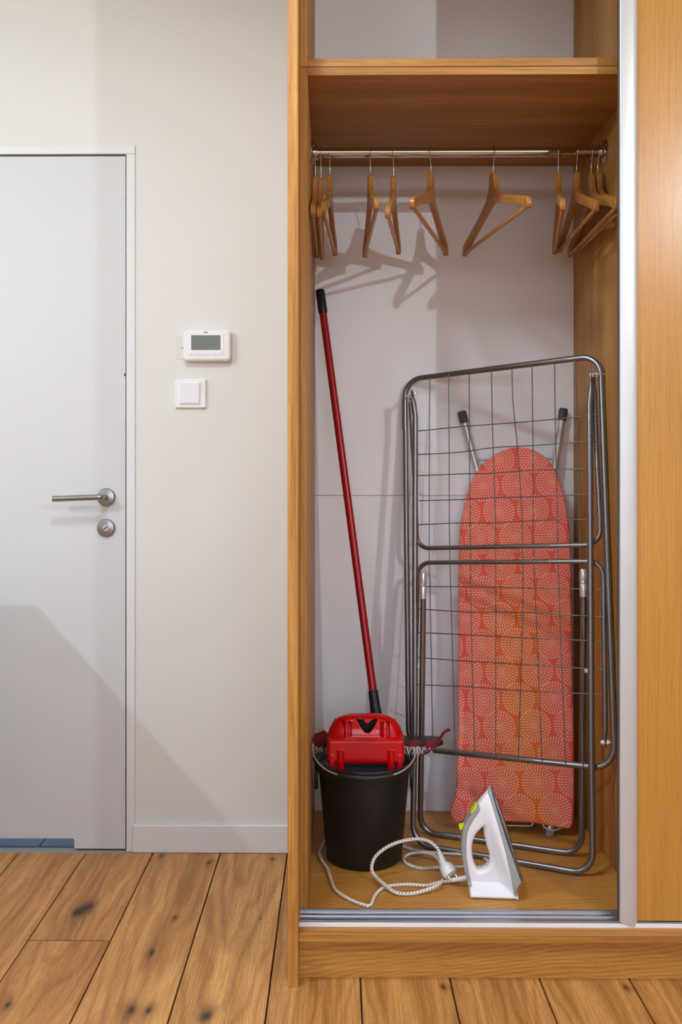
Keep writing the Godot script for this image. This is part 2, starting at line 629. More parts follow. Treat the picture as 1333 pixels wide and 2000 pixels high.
func unseen_ceiling_panel(at: Vector3, size: Vector2, energy: float, tone: Color, label: String) -> void:
	var t := thing("unseen_ceiling_light", label, "lamp", at)
	var g := mat(Color8(250, 248, 244), 0.6)
	g.emission_enabled = true
	g.emission = tone
	g.emission_energy_multiplier = 1.2
	obj("frame", bx(Vector3(-size.x / 2 - 0.02, 0.004, -size.y / 2 - 0.02), Vector3(size.x / 2 + 0.02, 0.03, size.y / 2 + 0.02), 0, 0.003), M.white_plastic, t)
	obj("diffuser", bx(Vector3(-size.x / 2, 0.0, -size.y / 2), Vector3(size.x / 2, 0.006, size.y / 2), 0, 0.001), g, t)
	var l := AreaLight3D.new()
	l.name = "panel_light"
	l.area_size = size
	l.light_energy = energy
	l.light_color = tone
	l.area_range = 12.0
	l.shadow_enabled = true
	l.position = Vector3(0, -0.012, 0)
	l.rotation = Vector3(-PI / 2, 0, 0)
	t.add_child(l, true)

# ---------------------------------------------------------------- scene
func _ready() -> void:
	# camera: level, turned half a degree to the left, with a shifted lens
	var cam := Camera3D.new()
	cam.name = "camera"
	cam.position = Vector3(0, 1.084, 0)
	cam.rotation = Vector3(0, 0.00863, 0)
	cam.projection = Camera3D.PROJECTION_FRUSTUM
	cam.keep_aspect = Camera3D.KEEP_HEIGHT
	cam.near = 0.05
	cam.far = 60.0
	cam.size = cam.near * 2000.0 / 1844.0
	cam.frustum_offset = Vector2(23.0, -70.8) * cam.near / 1844.0
	add_child(cam)
	cam.current = true
	var sky_m := ProceduralSkyMaterial.new()
	sky_m.sky_top_color = Color(0.56, 0.66, 0.84)
	sky_m.sky_horizon_color = Color(0.90, 0.92, 0.95)
	sky_m.ground_bottom_color = Color(0.34, 0.34, 0.33)
	sky_m.ground_horizon_color = Color(0.7, 0.74, 0.8)
	sky_m.sky_energy_multiplier = 2.3
	var sky := Sky.new()
	sky.sky_material = sky_m
	var env := Environment.new()
	env.background_mode = Environment.BG_SKY
	env.sky = sky
	env.tonemap_mode = Environment.TONE_MAPPER_LINEAR
	env.tonemap_exposure = 1.13
	env.sdfgi_enabled = true
	env.ssao_enabled = true
	env.ssil_enabled = true
	var we := WorldEnvironment.new()
	we.name = "world"
	we.environment = env
	add_child(we)
	make_materials()
	pendant(Vector3(1.62, 2.30, 0.09), 0.018, 1.5, Color(0.93, 0.97, 1.0), "unseen pendant lamp out of view at the right, lighting the wardrobe inside")  # out of view; lights the wardrobe inside and throws the hanger shadows
	pendant(Vector3(-2.2, 2.2, -0.6), 0.022, 1.62, Color(0.86, 0.94, 1.0), "unseen pendant lamp out of view at the left, lighting the wall and door")  # out of view; lights the left wall and door from the side
	unseen_ceiling_panel(Vector3(-0.41, CEIL - 0.031, -1.35), Vector2(0.24, 0.24), 1.7, Color(0.88, 0.95, 1.0), "unseen ceiling light out of view, brightening the upper wall and door")  # out of view; placed to brighten the top of the wall

	room()
	floor_boards()
	door()
	wardrobe()
	sliding_door()
	rack()
	ironing_board()
	bucket()
	wringer()
	mop()
	iron()
	hangers()
	thermostat()
	light_switch()

func room() -> void:
	var w: MeshInstance3D
	# the back wall, with the doorway cut out
	var b := MB.new()
	board(b, Vector3(-3.0, 2.037, WALL_Z - 0.12), Vector3(2.5, CEIL, WALL_Z), 0, 0.0)
	board(b, Vector3(-0.5836, 0, WALL_Z - 0.12), Vector3(2.5, 2.037, WALL_Z), 1, 0.0)
	board(b, Vector3(-3.0, 0, WALL_Z - 0.12), Vector3(-1.45, 2.037, WALL_Z), 1, 0.0)
	w = struct("wall_back", b.mesh(), M.wall, "white painted wall holding the door, thermostat and light switch", "wall")
	var pt := obj("paint_patch", bx(Vector3(-0.467, 1.4196, WALL_Z), Vector3(-0.36, 1.489, WALL_Z + 0.0012), 0, 0.0004), M.patch, w, "beige unpainted patch beside the thermostat")
	var hole := MB.new()
	lathe(hole, [Vector2(0, 0.0016), Vector2(0.0017, 0.0016), Vector2(0.0019, 0.001)], 10, axis_to(Vector3.BACK, Vector3(-0.4475, 1.452, WALL_Z)))
	obj("screw_hole", hole.mesh(), M.black, pt)
	struct("wall_left", bx(Vector3(-2.92, 0, WALL_Z), Vector3(-2.8, CEIL, 3.2), 1, 0.0), M.wall, "white wall on the far side of the hall, outside the view", "wall")
	struct("wall_right", bx(Vector3(2.4, 0, WALL_Z), Vector3(2.52, CEIL, 3.2), 1, 0.0), M.wall, "white wall beyond the end of the wardrobe", "wall")
	b = MB.new()
	board(b, Vector3(-3.0, 0, 3.2), Vector3(2.6, 0.95, 3.32), 0, 0.0)
	board(b, Vector3(-3.0, 2.5, 3.2), Vector3(2.6, CEIL, 3.32), 0, 0.0)
	board(b, Vector3(-3.0, 0.95, 3.2), Vector3(-1.5, 2.5, 3.32), 1, 0.0)
	board(b, Vector3(1.9, 0.95, 3.2), Vector3(2.6, 2.5, 3.32), 1, 0.0)
	struct("wall_front", b.mesh(), M.wall, "white wall behind the camera around the unseen window", "wall")
	var win := thing("window_1", "wide unseen window behind the camera, lighting the room from the front", "window", Vector3(0.2, 0.95, 3.26), "", "structure")  # out of view; sized to give broad soft light from the front
	b = MB.new()
	for y in [0.0, 1.5]:
		board(b, Vector3(-1.7, y, -0.03), Vector3(1.7, y + 0.05, 0.03), 0, 0.003)
	for x in [-1.7, -0.5917, 0.5417, 1.65]:
		board(b, Vector3(x, 0.05, -0.03), Vector3(x + 0.05, 1.5, 0.03), 1, 0.003)
	obj("frame", b.mesh(), M.white_plastic, win)
	for x in [-1.65, -0.5417, 0.5917]:
		obj("pane", bx(Vector3(x, 0.05, -0.004), Vector3(x + 1.0583, 1.5, 0.004), 1, 0.0), M.glass, win)
	struct("ceiling", bx(Vector3(-3.0, CEIL, WALL_Z - 0.12), Vector3(2.6, CEIL + 0.12, 3.32), 0, 0.0), M.ceiling, "plain white ceiling of the hall", "ceiling")
	unseen_low_cabinet()
	# skirting between the door frame and the wardrobe
	var sk := bx(Vector3(-0.590, 0.0, WALL_Z), Vector3(-0.106, 0.080, WALL_Z + 0.014), 0, 0.0035)
	struct("baseboard_back", sk, M.trim, "white skirting board between the door frame and the wardrobe", "skirting")
	# behind the door: a tiled room with an unseen lamp, its floor seen through the vent notch
	b = MB.new()
	board(b, Vector3(-1.6, 0.0, -4.32), Vector3(-0.3, 2.4, -4.2), 1, 0.0)
	board(b, Vector3(-1.7, 0.0, -4.2), Vector3(-1.6, 2.4, WALL_Z - 0.12), 1, 0.0)
	board(b, Vector3(-0.3, 0.0, -4.2), Vector3(-0.2, 2.4, WALL_Z - 0.12), 1, 0.0)
	board(b, Vector3(-1.7, 2.4, -4.32), Vector3(-0.2, 2.5, WALL_Z - 0.12), 0, 0.0)
	struct("wall_bathroom", b.mesh(), M.wall, "white walls of the small room behind the door", "wall")
	var fl := struct("floor_bathroom", bx(Vector3(-1.7, -0.06, -4.3), Vector3(-0.2, -0.003, -2.735), 0, 0.0), M.grout, "grey blue tiled floor seen through the notch under the door", "floor")
	for i in 5:
		for j in 4:
			var x0 := -1.77 + 0.30 * i
			var z0 := -2.742 - 0.36 * j
			obj("tile", bx(Vector3(x0 + 0.0015, -0.003, z0 - 0.357), Vector3(x0 + 0.2985, 0.004, z0), 0, 0.001), M.tile, fl)
	var lt := thing("unseen_bathroom_light", "unseen ceiling lamp behind the door, lighting the tiles under the notch", "lamp", Vector3(-0.9, 2.36, -3.5))  # unseen lamp that lights the tiles beyond the notch
	var g := mat(Color8(240, 246, 255), 0.5)
	g.emission_enabled = true
	g.emission = Color(0.75, 0.86, 1.0)
	g.emission_energy_multiplier = 2.0
	b = MB.new()
	lathe(b, [Vector2(0, -0.05), Vector2(0.05, -0.045), Vector2(0.085, -0.025), Vector2(0.1, 0.0), Vector2(0.1, 0.04), Vector2(0, 0.04)], 24)
	obj("shade", b.mesh(), g, lt)
	var l := OmniLight3D.new()
	l.name = "lamp_light"
	l.light_energy = 0.9
	l.light_color = Color(0.80, 0.90, 1.0)
	l.light_size = 0.03
	l.omni_range = 8.0
	l.omni_attenuation = 2.0
	l.shadow_enabled = true
	lt.add_child(l, true)

func unseen_low_cabinet() -> void:
	var t := thing("unseen_low_cabinet", "unseen low cabinet out of view, casting the slanted shadow on door and wall", "cabinet", Vector3(-1.32, 0, -1.988))  # out of view; shaped to cast the slanted shadow on door and wall
	obj("body", bx(Vector3(-0.26, 0.06, -0.45), Vector3(0.262, 0.875, 0.45), 1, 0.002), M.trim, t)
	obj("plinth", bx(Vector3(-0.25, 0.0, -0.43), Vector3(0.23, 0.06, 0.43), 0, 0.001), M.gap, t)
	obj("worktop", bx(Vector3(-0.27, 0.875, -0.462), Vector3(0.28, 0.9017, 0.462), 2, 0.0015), M.oak_board, t)
	for k in 2:
		var dr := obj("door", bx(Vector3(0.262, 0.07, -0.445 + 0.448 * k), Vector3(0.276, 0.865, -0.003 + 0.448 * k), 1, 0.002), M.door, t)
		obj("knob", bx(Vector3(0.276, 0.70, -0.05 + 0.08 * k), Vector3(0.29, 0.76, -0.035 + 0.08 * k), 1, 0.003), M.steel, dr)

func floor_boards() -> void:
	var fl := struct("floor", bx(Vector3(-3.0, -0.10, WALL_Z - 0.12 + 0.105), Vector3(2.6, -0.008, 3.32), 0, 0.0), M.under, "light oak plank floor with dark joints and knots", "floor")
	var pw := 0.1933
	var dk := Color8(162, 110, 58)
	var lt := Color8(222, 172, 108)
	var opts := [
		{"rings": 34.0, "arch": 0.0, "knots": []},
		{"rings": 40.0, "arch": 0.0, "knots": [[0.085, 0.385, 0.011], [0.10, 0.36, 0.012], [0.075, 0.395, 0.006]]},
		{"rings": 36.0, "arch": 0.10, "mid": 0.09, "knots": [[0.05, 0.27, 0.006]]},
		{"rings": 30.0, "arch": 0.08, "mid": 0.13, "knots": [[0.132, 0.42, 0.006], [0.104, 0.59, 0.010], [0.11, 0.82, 0.010], [0.15, 0.82, 0.007], [0.03, 0.045, 0.007], [0.172, 0.09, 0.008]]},
		{"rings": 26.0, "arch": 0.12, "mid": 0.08, "knots": [[0.071, 0.84, 0.012], [0.155, 0.062, 0.005], [0.15, 0.42, 0.003]]},
		{"rings": 38.0, "arch": 0.0, "knots": []},
		{"rings": 32.0, "arch": 0.09, "mid": 0.11, "knots": [[0.178, 0.727, 0.006]]},
	]
	var size := Vector2(pw, 1.30)
	var mats := []
	for i in opts.size():
		var o: Dictionary = opts[i]
		o.merge({"ring": 0.30 if i != 4 else 0.36, "streak": 0.75, "broad": 0.6, "pore": 0.34, "wob": 0.035})
		var m := mat([Color8(255, 244, 232), Color8(250, 238, 226), Color8(255, 244, 230), Color8(255, 246, 232), Color8(255, 248, 236), Color8(250, 240, 226), Color8(255, 248, 234)][i], 0.42, 0.0, wood(192, 1248, size, 100 + 7 * i, dk, lt, o), Vector2.ONE)
		mats.append(m)
	var pick := {-5: 0, -4: 1, -3: 3, -2: 4, -1: 5, 0: 6, 1: 5, 2: 6, 3: 5}
	for k in range(-15, 13):
		var x0 := 0.0495 + pw * k
		var at := WALL_Z - 0.012
		var first := [1.30, 0.94, 1.18, 1.1, 1.25][posmod(k, 5)] as float
		if k == -4:
			first = 0.533
		elif k >= -5 and k <= 3:
			first = 1.05 + 0.04 * posmod(k, 3)
		var n := 0
		while at < 3.3:
			var ln := first if n == 0 else 1.3
			var z1 := minf(at + ln, 3.32)
			var mi: int = pick.get(k, [0, 2, 5, 6][posmod(k * 3 + n, 4)]) if n == 0 else [0, 2, 5, 6][posmod(k * 5 + n * 3, 4)]
			if k == -4 and n == 1:
				mi = 2
			var b := MB.new()
			var g := 0.0014
			board(b, Vector3(maxf(x0 + g, -2.95), -0.008, at + g * 1.7), Vector3(x0 + pw - g, 0.0, z1 - g * 1.7), 2, 0.0018)
			for i in b.uv.size():
				b.uv[i] = Vector2((b.p[i].x - x0) / pw, (b.p[i].z - at) / size.y)
			obj("plank", b.mesh(), mats[mi], fl)
			at = z1
			n += 1

func door() -> void:
	var d := thing("door_1", "plain white flush door with a brushed steel lever handle", "door", Vector3(-0.6124, 0, WALL_Z), "", "structure")
	# frame: flush white lining around the leaf
	var b := MB.new()
	board(b, Vector3(0.0035, 0.0, -0.10), Vector3(0.0288, 2.0120, 0.004), 1, 0.0015)
	board(b, Vector3(-0.835, 2.0120, -0.10), Vector3(0.0288, 2.0368, 0.004), 0, 0.0015)
	board(b, Vector3(-0.835, 0.0, -0.10), Vector3(-0.806, 2.0120, 0.004), 1, 0.0015)
	obj("door_frame", b.mesh(), M.trim, d)
	b = MB.new()
	board(b, Vector3(-0.03, 0.0, -0.075), Vector3(0.0035, 2.012, -0.048), 1, 0.0)
	board(b, Vector3(-0.80, 2.0, -0.075), Vector3(0.0035, 2.012, -0.048), 0, 0.0)
	obj("gap_shade_stop", b.mesh(), M.gap, d)  # stop coloured near-black, so the shade of the door gap is painted in
	# leaf with the vent notch cut from its lower edge
	var notch := -0.1482
	var out := [Vector2(0, 0.007), Vector2(0, 2.0065), Vector2(-0.803, 2.0065), Vector2(-0.803, 0.007), Vector2(-0.62, 0.007), Vector2(-0.62, 0.030)]
	for s in 5:
		var an := PI - PI / 2 * s / 4
		out.append(Vector2(-0.614 + 0.006 * cos(an), 0.030 + 0.006 * sin(an)))
	for s in 5:
		var an := PI / 2 - PI / 2 * s / 4
		out.append(Vector2(notch - 0.006 + 0.006 * cos(an), 0.030 + 0.006 * sin(an)))
	out.append(Vector2(notch, 0.007))
	b = MB.new()
	plate(b, out, -0.042, 0.0, 0.0012, 2)
	obj("door_leaf", b.mesh(), M.door, d)
	obj("edge_chip", bx(Vector3(-0.0042, 1.3715, -0.004), Vector3(0.0004, 1.3790, 0.0004), 1, 0.0003), M.rubber, d, "small dark chip on the door edge")
	obj("threshold", bx(Vector3(-0.806, -0.008, -0.03), Vector3(0.0035, 0.0015, 0.012), 0, 0.001), M.iron_grey, d)
	# lever handle
	var h := Node3D.new()
	h.name = "door_handle"
	d.add_child(h)
	var c := Vector3(-0.0548, 1.0222, 0.0)
	b = MB.new()
	lathe(b, [Vector2(0, 0.0105), Vector2(0.010, 0.0100), Vector2(0.0235, 0.0078), Vector2(0.0256, 0.0062), Vector2(0.0265, 0.0), Vector2(0, 0.0)], 40, axis_to(Vector3.BACK, c), 0.9)
	obj("rose", b.mesh(), M.steel, h)
	b = MB.new()
	var path := rounded([c + Vector3(0, 0, 0.004), c + Vector3(0, 0.0015, 0.056), c + Vector3(-0.139, -0.0035, 0.056)], 0.010, 5)
	tube(b, path, 0.0083, 20)
	obj("lever", b.mesh(), M.steel, h)
	# lock rose with a slotted turn
	var lk := Node3D.new()
	lk.name = "lock"
	d.add_child(lk)
	c = Vector3(-0.0556, 0.9335, 0.0)
	b = MB.new()
	lathe(b, [Vector2(0, 0.0105), Vector2(0.010, 0.0100), Vector2(0.0235, 0.0078), Vector2(0.0256, 0.0062), Vector2(0.0265, 0.0), Vector2(0, 0.0)], 40, axis_to(Vector3.BACK, c), 0.9)
	obj("rose", b.mesh(), M.steel, lk)
	b = MB.new()
	lathe(b, [Vector2(0, 0.0115), Vector2(0.0085, 0.0115), Vector2(0.0098, 0.010), Vector2(0.0098, 0.0)], 28, axis_to(Vector3.BACK, c), 0.9)
	obj("turn", b.mesh(), M.bracket, lk)
	b = MB.new()
	var sl := Transform3D(Basis(Vector3.BACK, 0.6), c + Vector3(0, 0, 0.0117))
	for s in [[-1, -1], [1, -1], [1, 1], [-1, 1]]:
		pass
	plate(b, rrect(0.0165, 0.0026, 0.001, 2), -0.001, 0.0006, 0.0003, 1, sl)
	obj("slot", b.mesh(), M.gap, lk)

func wardrobe() -> void:
	var w := thing("wardrobe", "open oak veneer built-in wardrobe with shelf, rail and plinth", "wardrobe", Vector3.ZERO)
	var zb := WALL_Z
	obj("side_panel", bx(Vector3(-0.1057, 0.0, zb), Vector3(-0.0829, CEIL - 0.005, -2.0), 1, 0.0012), M.oak_edge, w)
	obj("side_panel", bx(Vector3(-0.0827, 0.1108, zb), Vector3(-0.0660, 1.9935, -2.1), 1, 0.0008, Vector2(0.21, 0.4)), M.oak, w)
	obj("side_panel", bx(Vector3(-0.0827, 1.9945, zb), Vector3(-0.0660, CEIL - 0.01, -2.1), 1, 0.0008, Vector2(0.33, 0.1)), M.oak, w)
	obj("side_panel", bx(Vector3(0.6793, 0.1108, zb), Vector3(0.697, 1.9935, -2.1), 1, 0.0008, Vector2(0.05, 0.2)), M.oak, w)
	obj("side_panel", bx(Vector3(0.6793, 1.9945, zb), Vector3(0.697, CEIL - 0.01, -2.1), 1, 0.0008, Vector2(0.5, 0.2)), M.oak, w)
	obj("side_panel", bx(Vector3(1.46, 0.0, zb), Vector3(1.482, CEIL - 0.005, -2.0), 1, 0.001), M.oak, w)
	obj("shelf", bx(Vector3(-0.066, 1.9750, zb + 0.006), Vector3(0.6793, 1.9930, -2.1), 0, 0.0008, Vector2(0.0, 0.3)), M.oak_shelf, w)
	obj("shelf", bx(Vector3(-0.066, 1.9940, zb + 0.006), Vector3(0.6793, 2.0120, -2.1), 0, 0.0008, Vector2(0.3, 0.7)), M.oak_shelf, w)
	obj("bottom_panel", bx(Vector3(-0.066, 0.1020, zb), Vector3(0.6793, FLOOR_IN, -2.098), 0, 0.0006, Vector2(0.13, 0.18)), M.oak_board, w)
	obj("base_rail", bx(Vector3(-0.0829, 0.0934, -2.098), Vector3(1.46, 0.1108, -2.004), 0, 0.0012, Vector2(0.1, 0.5)), M.oak_edge, w)
	obj("plinth", bx(Vector3(-0.0829, 0.0, -2.058), Vector3(1.46, 0.0932, -2.040), 0, 0.0006, Vector2(0.2, 0.32)), M.oak_board, w)
	# white backs, in two sheets with a joint, and one above the shelf
	obj("back_panel", bx(Vector3(-0.0658, 0.1202, zb), Vector3(0.6791, 1.0262, zb + 0.005), 1, 0.0008), M.back, w)
	obj("back_panel", bx(Vector3(-0.0658, 1.0278, zb), Vector3(0.6791, 1.9745, zb + 0.005), 1, 0.0008), M.back, w)
	obj("back_panel", bx(Vector3(-0.0658, 2.0125, zb), Vector3(0.6791, CEIL - 0.01, zb + 0.005), 1, 0.0008), M.back, w)
	# aluminium floor track with its grooves, white front lip
	var t := Node3D.new()
	t.name = "door_track"
	w.add_child(t)
	var prof := [Vector2(-2.0385, 0.1108), Vector2(-2.0385, 0.1200), Vector2(-2.0410, 0.1200), Vector2(-2.0415, 0.1165), Vector2(-2.0460, 0.1165), Vector2(-2.0470, 0.1195), Vector2(-2.0500, 0.1195), Vector2(-2.0515, 0.1170), Vector2(-2.0690, 0.1170), Vector2(-2.0700, 0.1200), Vector2(-2.0725, 0.1200), Vector2(-2.0735, 0.1168), Vector2(-2.0880, 0.1168), Vector2(-2.0890, 0.1200), Vector2(-2.0925, 0.1200), Vector2(-2.0930, 0.1222), Vector2(-2.0975, 0.1222), Vector2(-2.0978, 0.1108)]
	var b := MB.new()
	for i in prof.size() - 1:
		var a: Vector2 = prof[i]
		var c: Vector2 = prof[i + 1]
		var e := c - a
		var nor := Vector3(0, -e.x, e.y).normalized()
		b.face(Vector3(-0.0827, a.y, a.x), Vector3(1.458, a.y, a.x), Vector3(1.458, c.y, c.x), Vector3(-0.0827, c.y, c.x), nor, Vector2.ZERO, Vector2.ZERO, Vector2.ZERO, Vector2.ZERO)
	obj("rail_profile", b.mesh(), M.alu_track, t)
	obj("front_lip", bx(Vector3(-0.0827, 0.1108, -2.0383), Vector3(1.458, 0.1203, -2.0370), 0, 0.0003), M.back, t, "white front lip of the track")
	# hanging rail and its two flanges
	var r := Node3D.new()
	r.name = "clothes_rail"
	w.add_child(r)
	b = MB.new()
	tube(b, [Vector3(-0.064, ROD_Y, ROD_Z), Vector3(0.677, ROD_Y, ROD_Z)], 0.0125, 28)
	obj("rail", b.mesh(), M.rail, r)
	for s in [-1.0, 1.0]:
		b = MB.new()
		var x := 0.6793 if s > 0 else -0.066
		lathe(b, [Vector2(0.0, 0.0165), Vector2(0.0165, 0.0165), Vector2(0.0175, 0.015), Vector2(0.0175, 0.006), Vector2(0.022, 0.0045), Vector2(0.0285, 0.0035), Vector2(0.030, 0.002), Vector2(0.030, 0.0), Vector2(0, 0)], 36, axis_to(Vector3(-s, 0, 0), Vector3(x, ROD_Y, ROD_Z)), 0.8)
		for k in 3:
			var an := TAU * k / 3.0 + 0.5
			lathe(b, [Vector2(0, 0.0066), Vector2(0.0025, 0.006), Vector2(0.0032, 0.003)], 10, axis_to(Vector3(-s, 0, 0), Vector3(x, ROD_Y + 0.0235 * sin(an), ROD_Z + 0.0235 * cos(an))))
		obj("rail_flange", b.mesh(), M.rail, r)

func sliding_door() -> void:
	var d := thing("sliding_door", "orange oak sliding wardrobe door with a pale aluminium edge profile", "door", Vector3(0.608, 0, -2.035))
	# edge profile: a shallow rounded aluminium channel, clipped at a slant at its foot
	var prof := [Vector2(0.0, -0.013), Vector2(0.0, -0.0035), Vector2(0.0008, -0.0012), Vector2(0.003, 0.0), Vector2(0.024, 0.0006), Vector2(0.031, -0.0004), Vector2(0.0365, -0.003), Vector2(0.0395, -0.0065), Vector2(0.0395, -0.013)]
	var b := MB.new()
	var rows := []
	for k in 2:
		var row := []
		for i in prof.size():
			var q: Vector2 = prof[i]
			var e := (prof[mini(i + 1, prof.size() - 1)] as Vector2) - (prof[maxi(i - 1, 0)] as Vector2)
			var nor := Vector3(-e.y, 0, e.x).normalized()
			var foot := 0.1145 + 0.010 * clampf((0.022 - q.x) / 0.022, 0.0, 1.0)
			row.append(b.v(Vector3(q.x, foot if k == 0 else CEIL - 0.03, q.y), nor))
		rows.append(row)
	for i in prof.size() - 1:
		b.quad(rows[0][i], rows[0][i + 1], rows[1][i + 1], rows[1][i])
	var low := []
	for i in prof.size():
		low.append(b.v(b.p[rows[0][i]], Vector3.DOWN))
	for i in range(1, prof.size() - 1):
		b.tri(low[0], low[i], low[i + 1])
	obj("edge_profile", b.mesh(), M.alu, d, "pale aluminium edge profile")
	obj("dark_strip", bx(Vector3(-0.0022, 0.126, -0.0135), Vector3(-0.0002, CEIL - 0.03, -0.004), 1, 0.0004), M.rubber, d, "dark side strip")  # dark strip down the side of the edge profile
	obj("door_panel", bx(Vector3(0.0390, 0.1235, -0.0145), Vector3(0.800, CEIL - 0.03, -0.0075), 1, 0.0006, Vector2(0.0, 0.0)), M.veneer, d)

# ---------------------------------------------------------------- drying rack
func flat_end(b: MB, base: Vector3, dir: Vector3, side: Vector3, ln: float, r: float) -> void:
	# the squeezed end of a tube: its width is taken from a round into a flat tongue
	var rows := []
	var y := dir.normalized()
	var x := (side - y * side.dot(y)).normalized()
	var z := x.cross(y)
	for k in 5:
		var f := k / 4.0
		var rx := lerpf(r, 0.0016, smoothstep(0.0, 0.7, f))
		var rz := lerpf(r, r * 1.35, smoothstep(0.0, 0.6, f)) * (1.0 if f < 0.95 else 0.8)
		var row := []
		for j in 13:
			var an := TAU * j / 12
			row.append(b.v(base + y * ln * f + x * rx * cos(an) + z * rz * sin(an), (x * cos(an) / rx + z * sin(an) / rz).normalized()))
		rows.append(row)
	for k in 4:
		for j in 12:
			b.quad(rows[k][j], rows[k][j + 1], rows[k + 1][j + 1], rows[k + 1][j])
	var mid := b.v(base + y * ln, y)
	for j in 12:
		b.tri(mid, rows[4][j], rows[4][j + 1])

func rack() -> void:
	var t := thing("drying_rack", "folded grey steel clothes airer leaning in the wardrobe's back corner", "drying rack", Vector3(0.42, FLOOR_IN, -2.45))
	var o := -t.position
	var sh := func(pts: Array) -> Array:
		var q := []
		for p in pts:
			q.append(p + o)
		return q
	var r := 0.0079
	var side := Vector3(0.85, 0, 0.52)
	var b := MB.new()
	tube(b, loop_rounded(sh.call([Vector3(0.1930, 1.3585, -2.7061), Vector3(0.6719, 1.3911, -2.4137), Vector3(0.6698, 0.3769, -2.2823), Vector3(0.1946, 0.3440, -2.5724)]), 0.052), r, 14, false, true)
	obj("main_frame", b.mesh(), M.tube, t)
	# joint sleeve on the left of the frame
	b = MB.new()
	tube(b, sh.call([Vector3(0.1925, 1.300, -2.6985), Vector3(0.1923, 1.215, -2.6875)]), r + 0.0008, 14)
	obj("joint_sleeve", b.mesh(), M.tube, t)
	# outer leg
	b = MB.new()
	var p: Array = sh.call([Vector3(0.2085, 1.285, -2.594), Vector3(0.2127, 1.2453, -2.5862), Vector3(0.2046, 0.4486, -2.4907), Vector3(0.1963, 0.1279, -2.4542), Vector3(0.6126, 0.1279, -2.2665), Vector3(0.6174, 0.3992, -2.2980), Vector3(0.6395, 1.2644, -2.3958), Vector3(0.6430, 1.300, -2.398)])
	tube(b, rounded(p, 0.050), r, 14)
	flat_end(b, p[-1], p[-1] - p[-2], side, 0.045, r)
	flat_end(b, p[0], p[0] - p[1], side, 0.035, r)
	obj("leg", b.mesh(), M.tube, t)
	# inner leg with bright brackets at its upper ends
	b = MB.new()
	p = sh.call([Vector3(0.2272, 0.770, -2.5055), Vector3(0.2278, 0.7254, -2.5089), Vector3(0.2232, 0.2179, -2.5338), Vector3(0.2222, 0.1279, -2.5381), Vector3(0.6166, 0.1279, -2.3863), Vector3(0.6151, 0.3760, -2.3756), Vector3(0.6146, 0.7512, -2.3587), Vector3(0.6133, 0.795, -2.3565)])
	tube(b, rounded(p, 0.050), r, 14)
	obj("leg", b.mesh(), M.tube, t)
	for e in [[p[0], Vector3(-0.001, 1, 0.012)], [p[-1], Vector3(-0.02, 1, 0.02)]]:
		b = MB.new()
		var d: Vector3 = e[1].normalized()
		var x := axis_to(d, e[0] - d * 0.012)
		lathe(b, [Vector2(0, 0), Vector2(r + 0.0012, 0.0), Vector2(r + 0.0014, 0.03), Vector2(r + 0.0004, 0.033), Vector2(r + 0.0022, 0.042), Vector2(r + 0.0010, 0.062), Vector2(r - 0.001, 0.069), Vector2(0, 0.069)], 20, x, 0.9)
		lathe(b, [Vector2(0, 0.0125), Vector2(0.0035, 0.0118), Vector2(0.0042, 0.0095)], 14, axis_to(Vector3(-0.35, 0, 0.93), e[0] + d * 0.025))
		obj("bracket", b.mesh(), M.bracket, t, "bright metal bracket")
	# wings
	b = MB.new()
	p = sh.call([Vector3(0.2079, 1.285, -2.683), Vector3(0.2099, 1.2516, -2.6790), Vector3(0.2194, 0.9829, -2.6359), Vector3(0.2210, 0.8825, -2.6217), Vector3(0.6559, 0.9122, -2.3562), Vector3(0.6562, 0.9934, -2.3666), Vector3(0.6541, 1.1735, -2.3915), Vector3(0.6547, 1.290, -2.4068)])
	tube(b, rounded(p, 0.038), 0.0062, 14)
	flat_end(b, p[-1], p[-1] - p[-2], side, 0.05, 0.0062)
	flat_end(b, p[0], p[0] - p[1], side, 0.03, 0.0062)
	obj("wing_frame", b.mesh(), M.tube, t)
	b = MB.new()
	p = sh.call([Vector3(0.2040, 0.395, -2.568), Vector3(0.2070, 0.4281, -2.5710), Vector3(0.2191, 0.7026, -2.5993), Vector3(0.2220, 0.8433, -2.6160), Vector3(0.6601, 0.8721, -2.3484), Vector3(0.6571, 0.7447, -2.3335), Vector3(0.6525, 0.4972, -2.3040), Vector3(0.6520, 0.475, -2.301)])
	tube(b, rounded(p, 0.038), 0.0062, 14)
	flat_end(b, p[-1], p[-1] - p[-2], side, 0.05, 0.0062)
	flat_end(b, p[0], p[0] - p[1], side, 0.03, 0.0062)
	obj("wing_frame", b.mesh(), M.tube, t)
	# spacers and rivets
	for s in [[Vector3(0.6470, 1.3392, -2.4011), 0.0062], [Vector3(0.6598, 1.3398, -2.4075), 0.0062], [Vector3(0.6464, 0.4361, -2.2998), 0.0055], [Vector3(0.6570, 0.4366, -2.2980), 0.006], [Vector3(0.2120, 0.5785, -2.5085), 0.0055], [Vector3(0.6178, 0.6017, -2.3430), 0.0062], [Vector3(0.2015, 1.308, -2.650), 0.006]]:
		b = MB.new()
		var c: Vector3 = s[0] + o
		var q: float = s[1]
		lathe(b, [Vector2(0, -0.0045), Vector2(q * 0.8, -0.0045), Vector2(q, -0.002), Vector2(q, 0.002), Vector2(q * 0.8, 0.0045), Vector2(0, 0.0045)], 18, axis_to(side, c))
		obj("spacer", b.mesh(), M.white_plastic, t, "white plastic spacer")
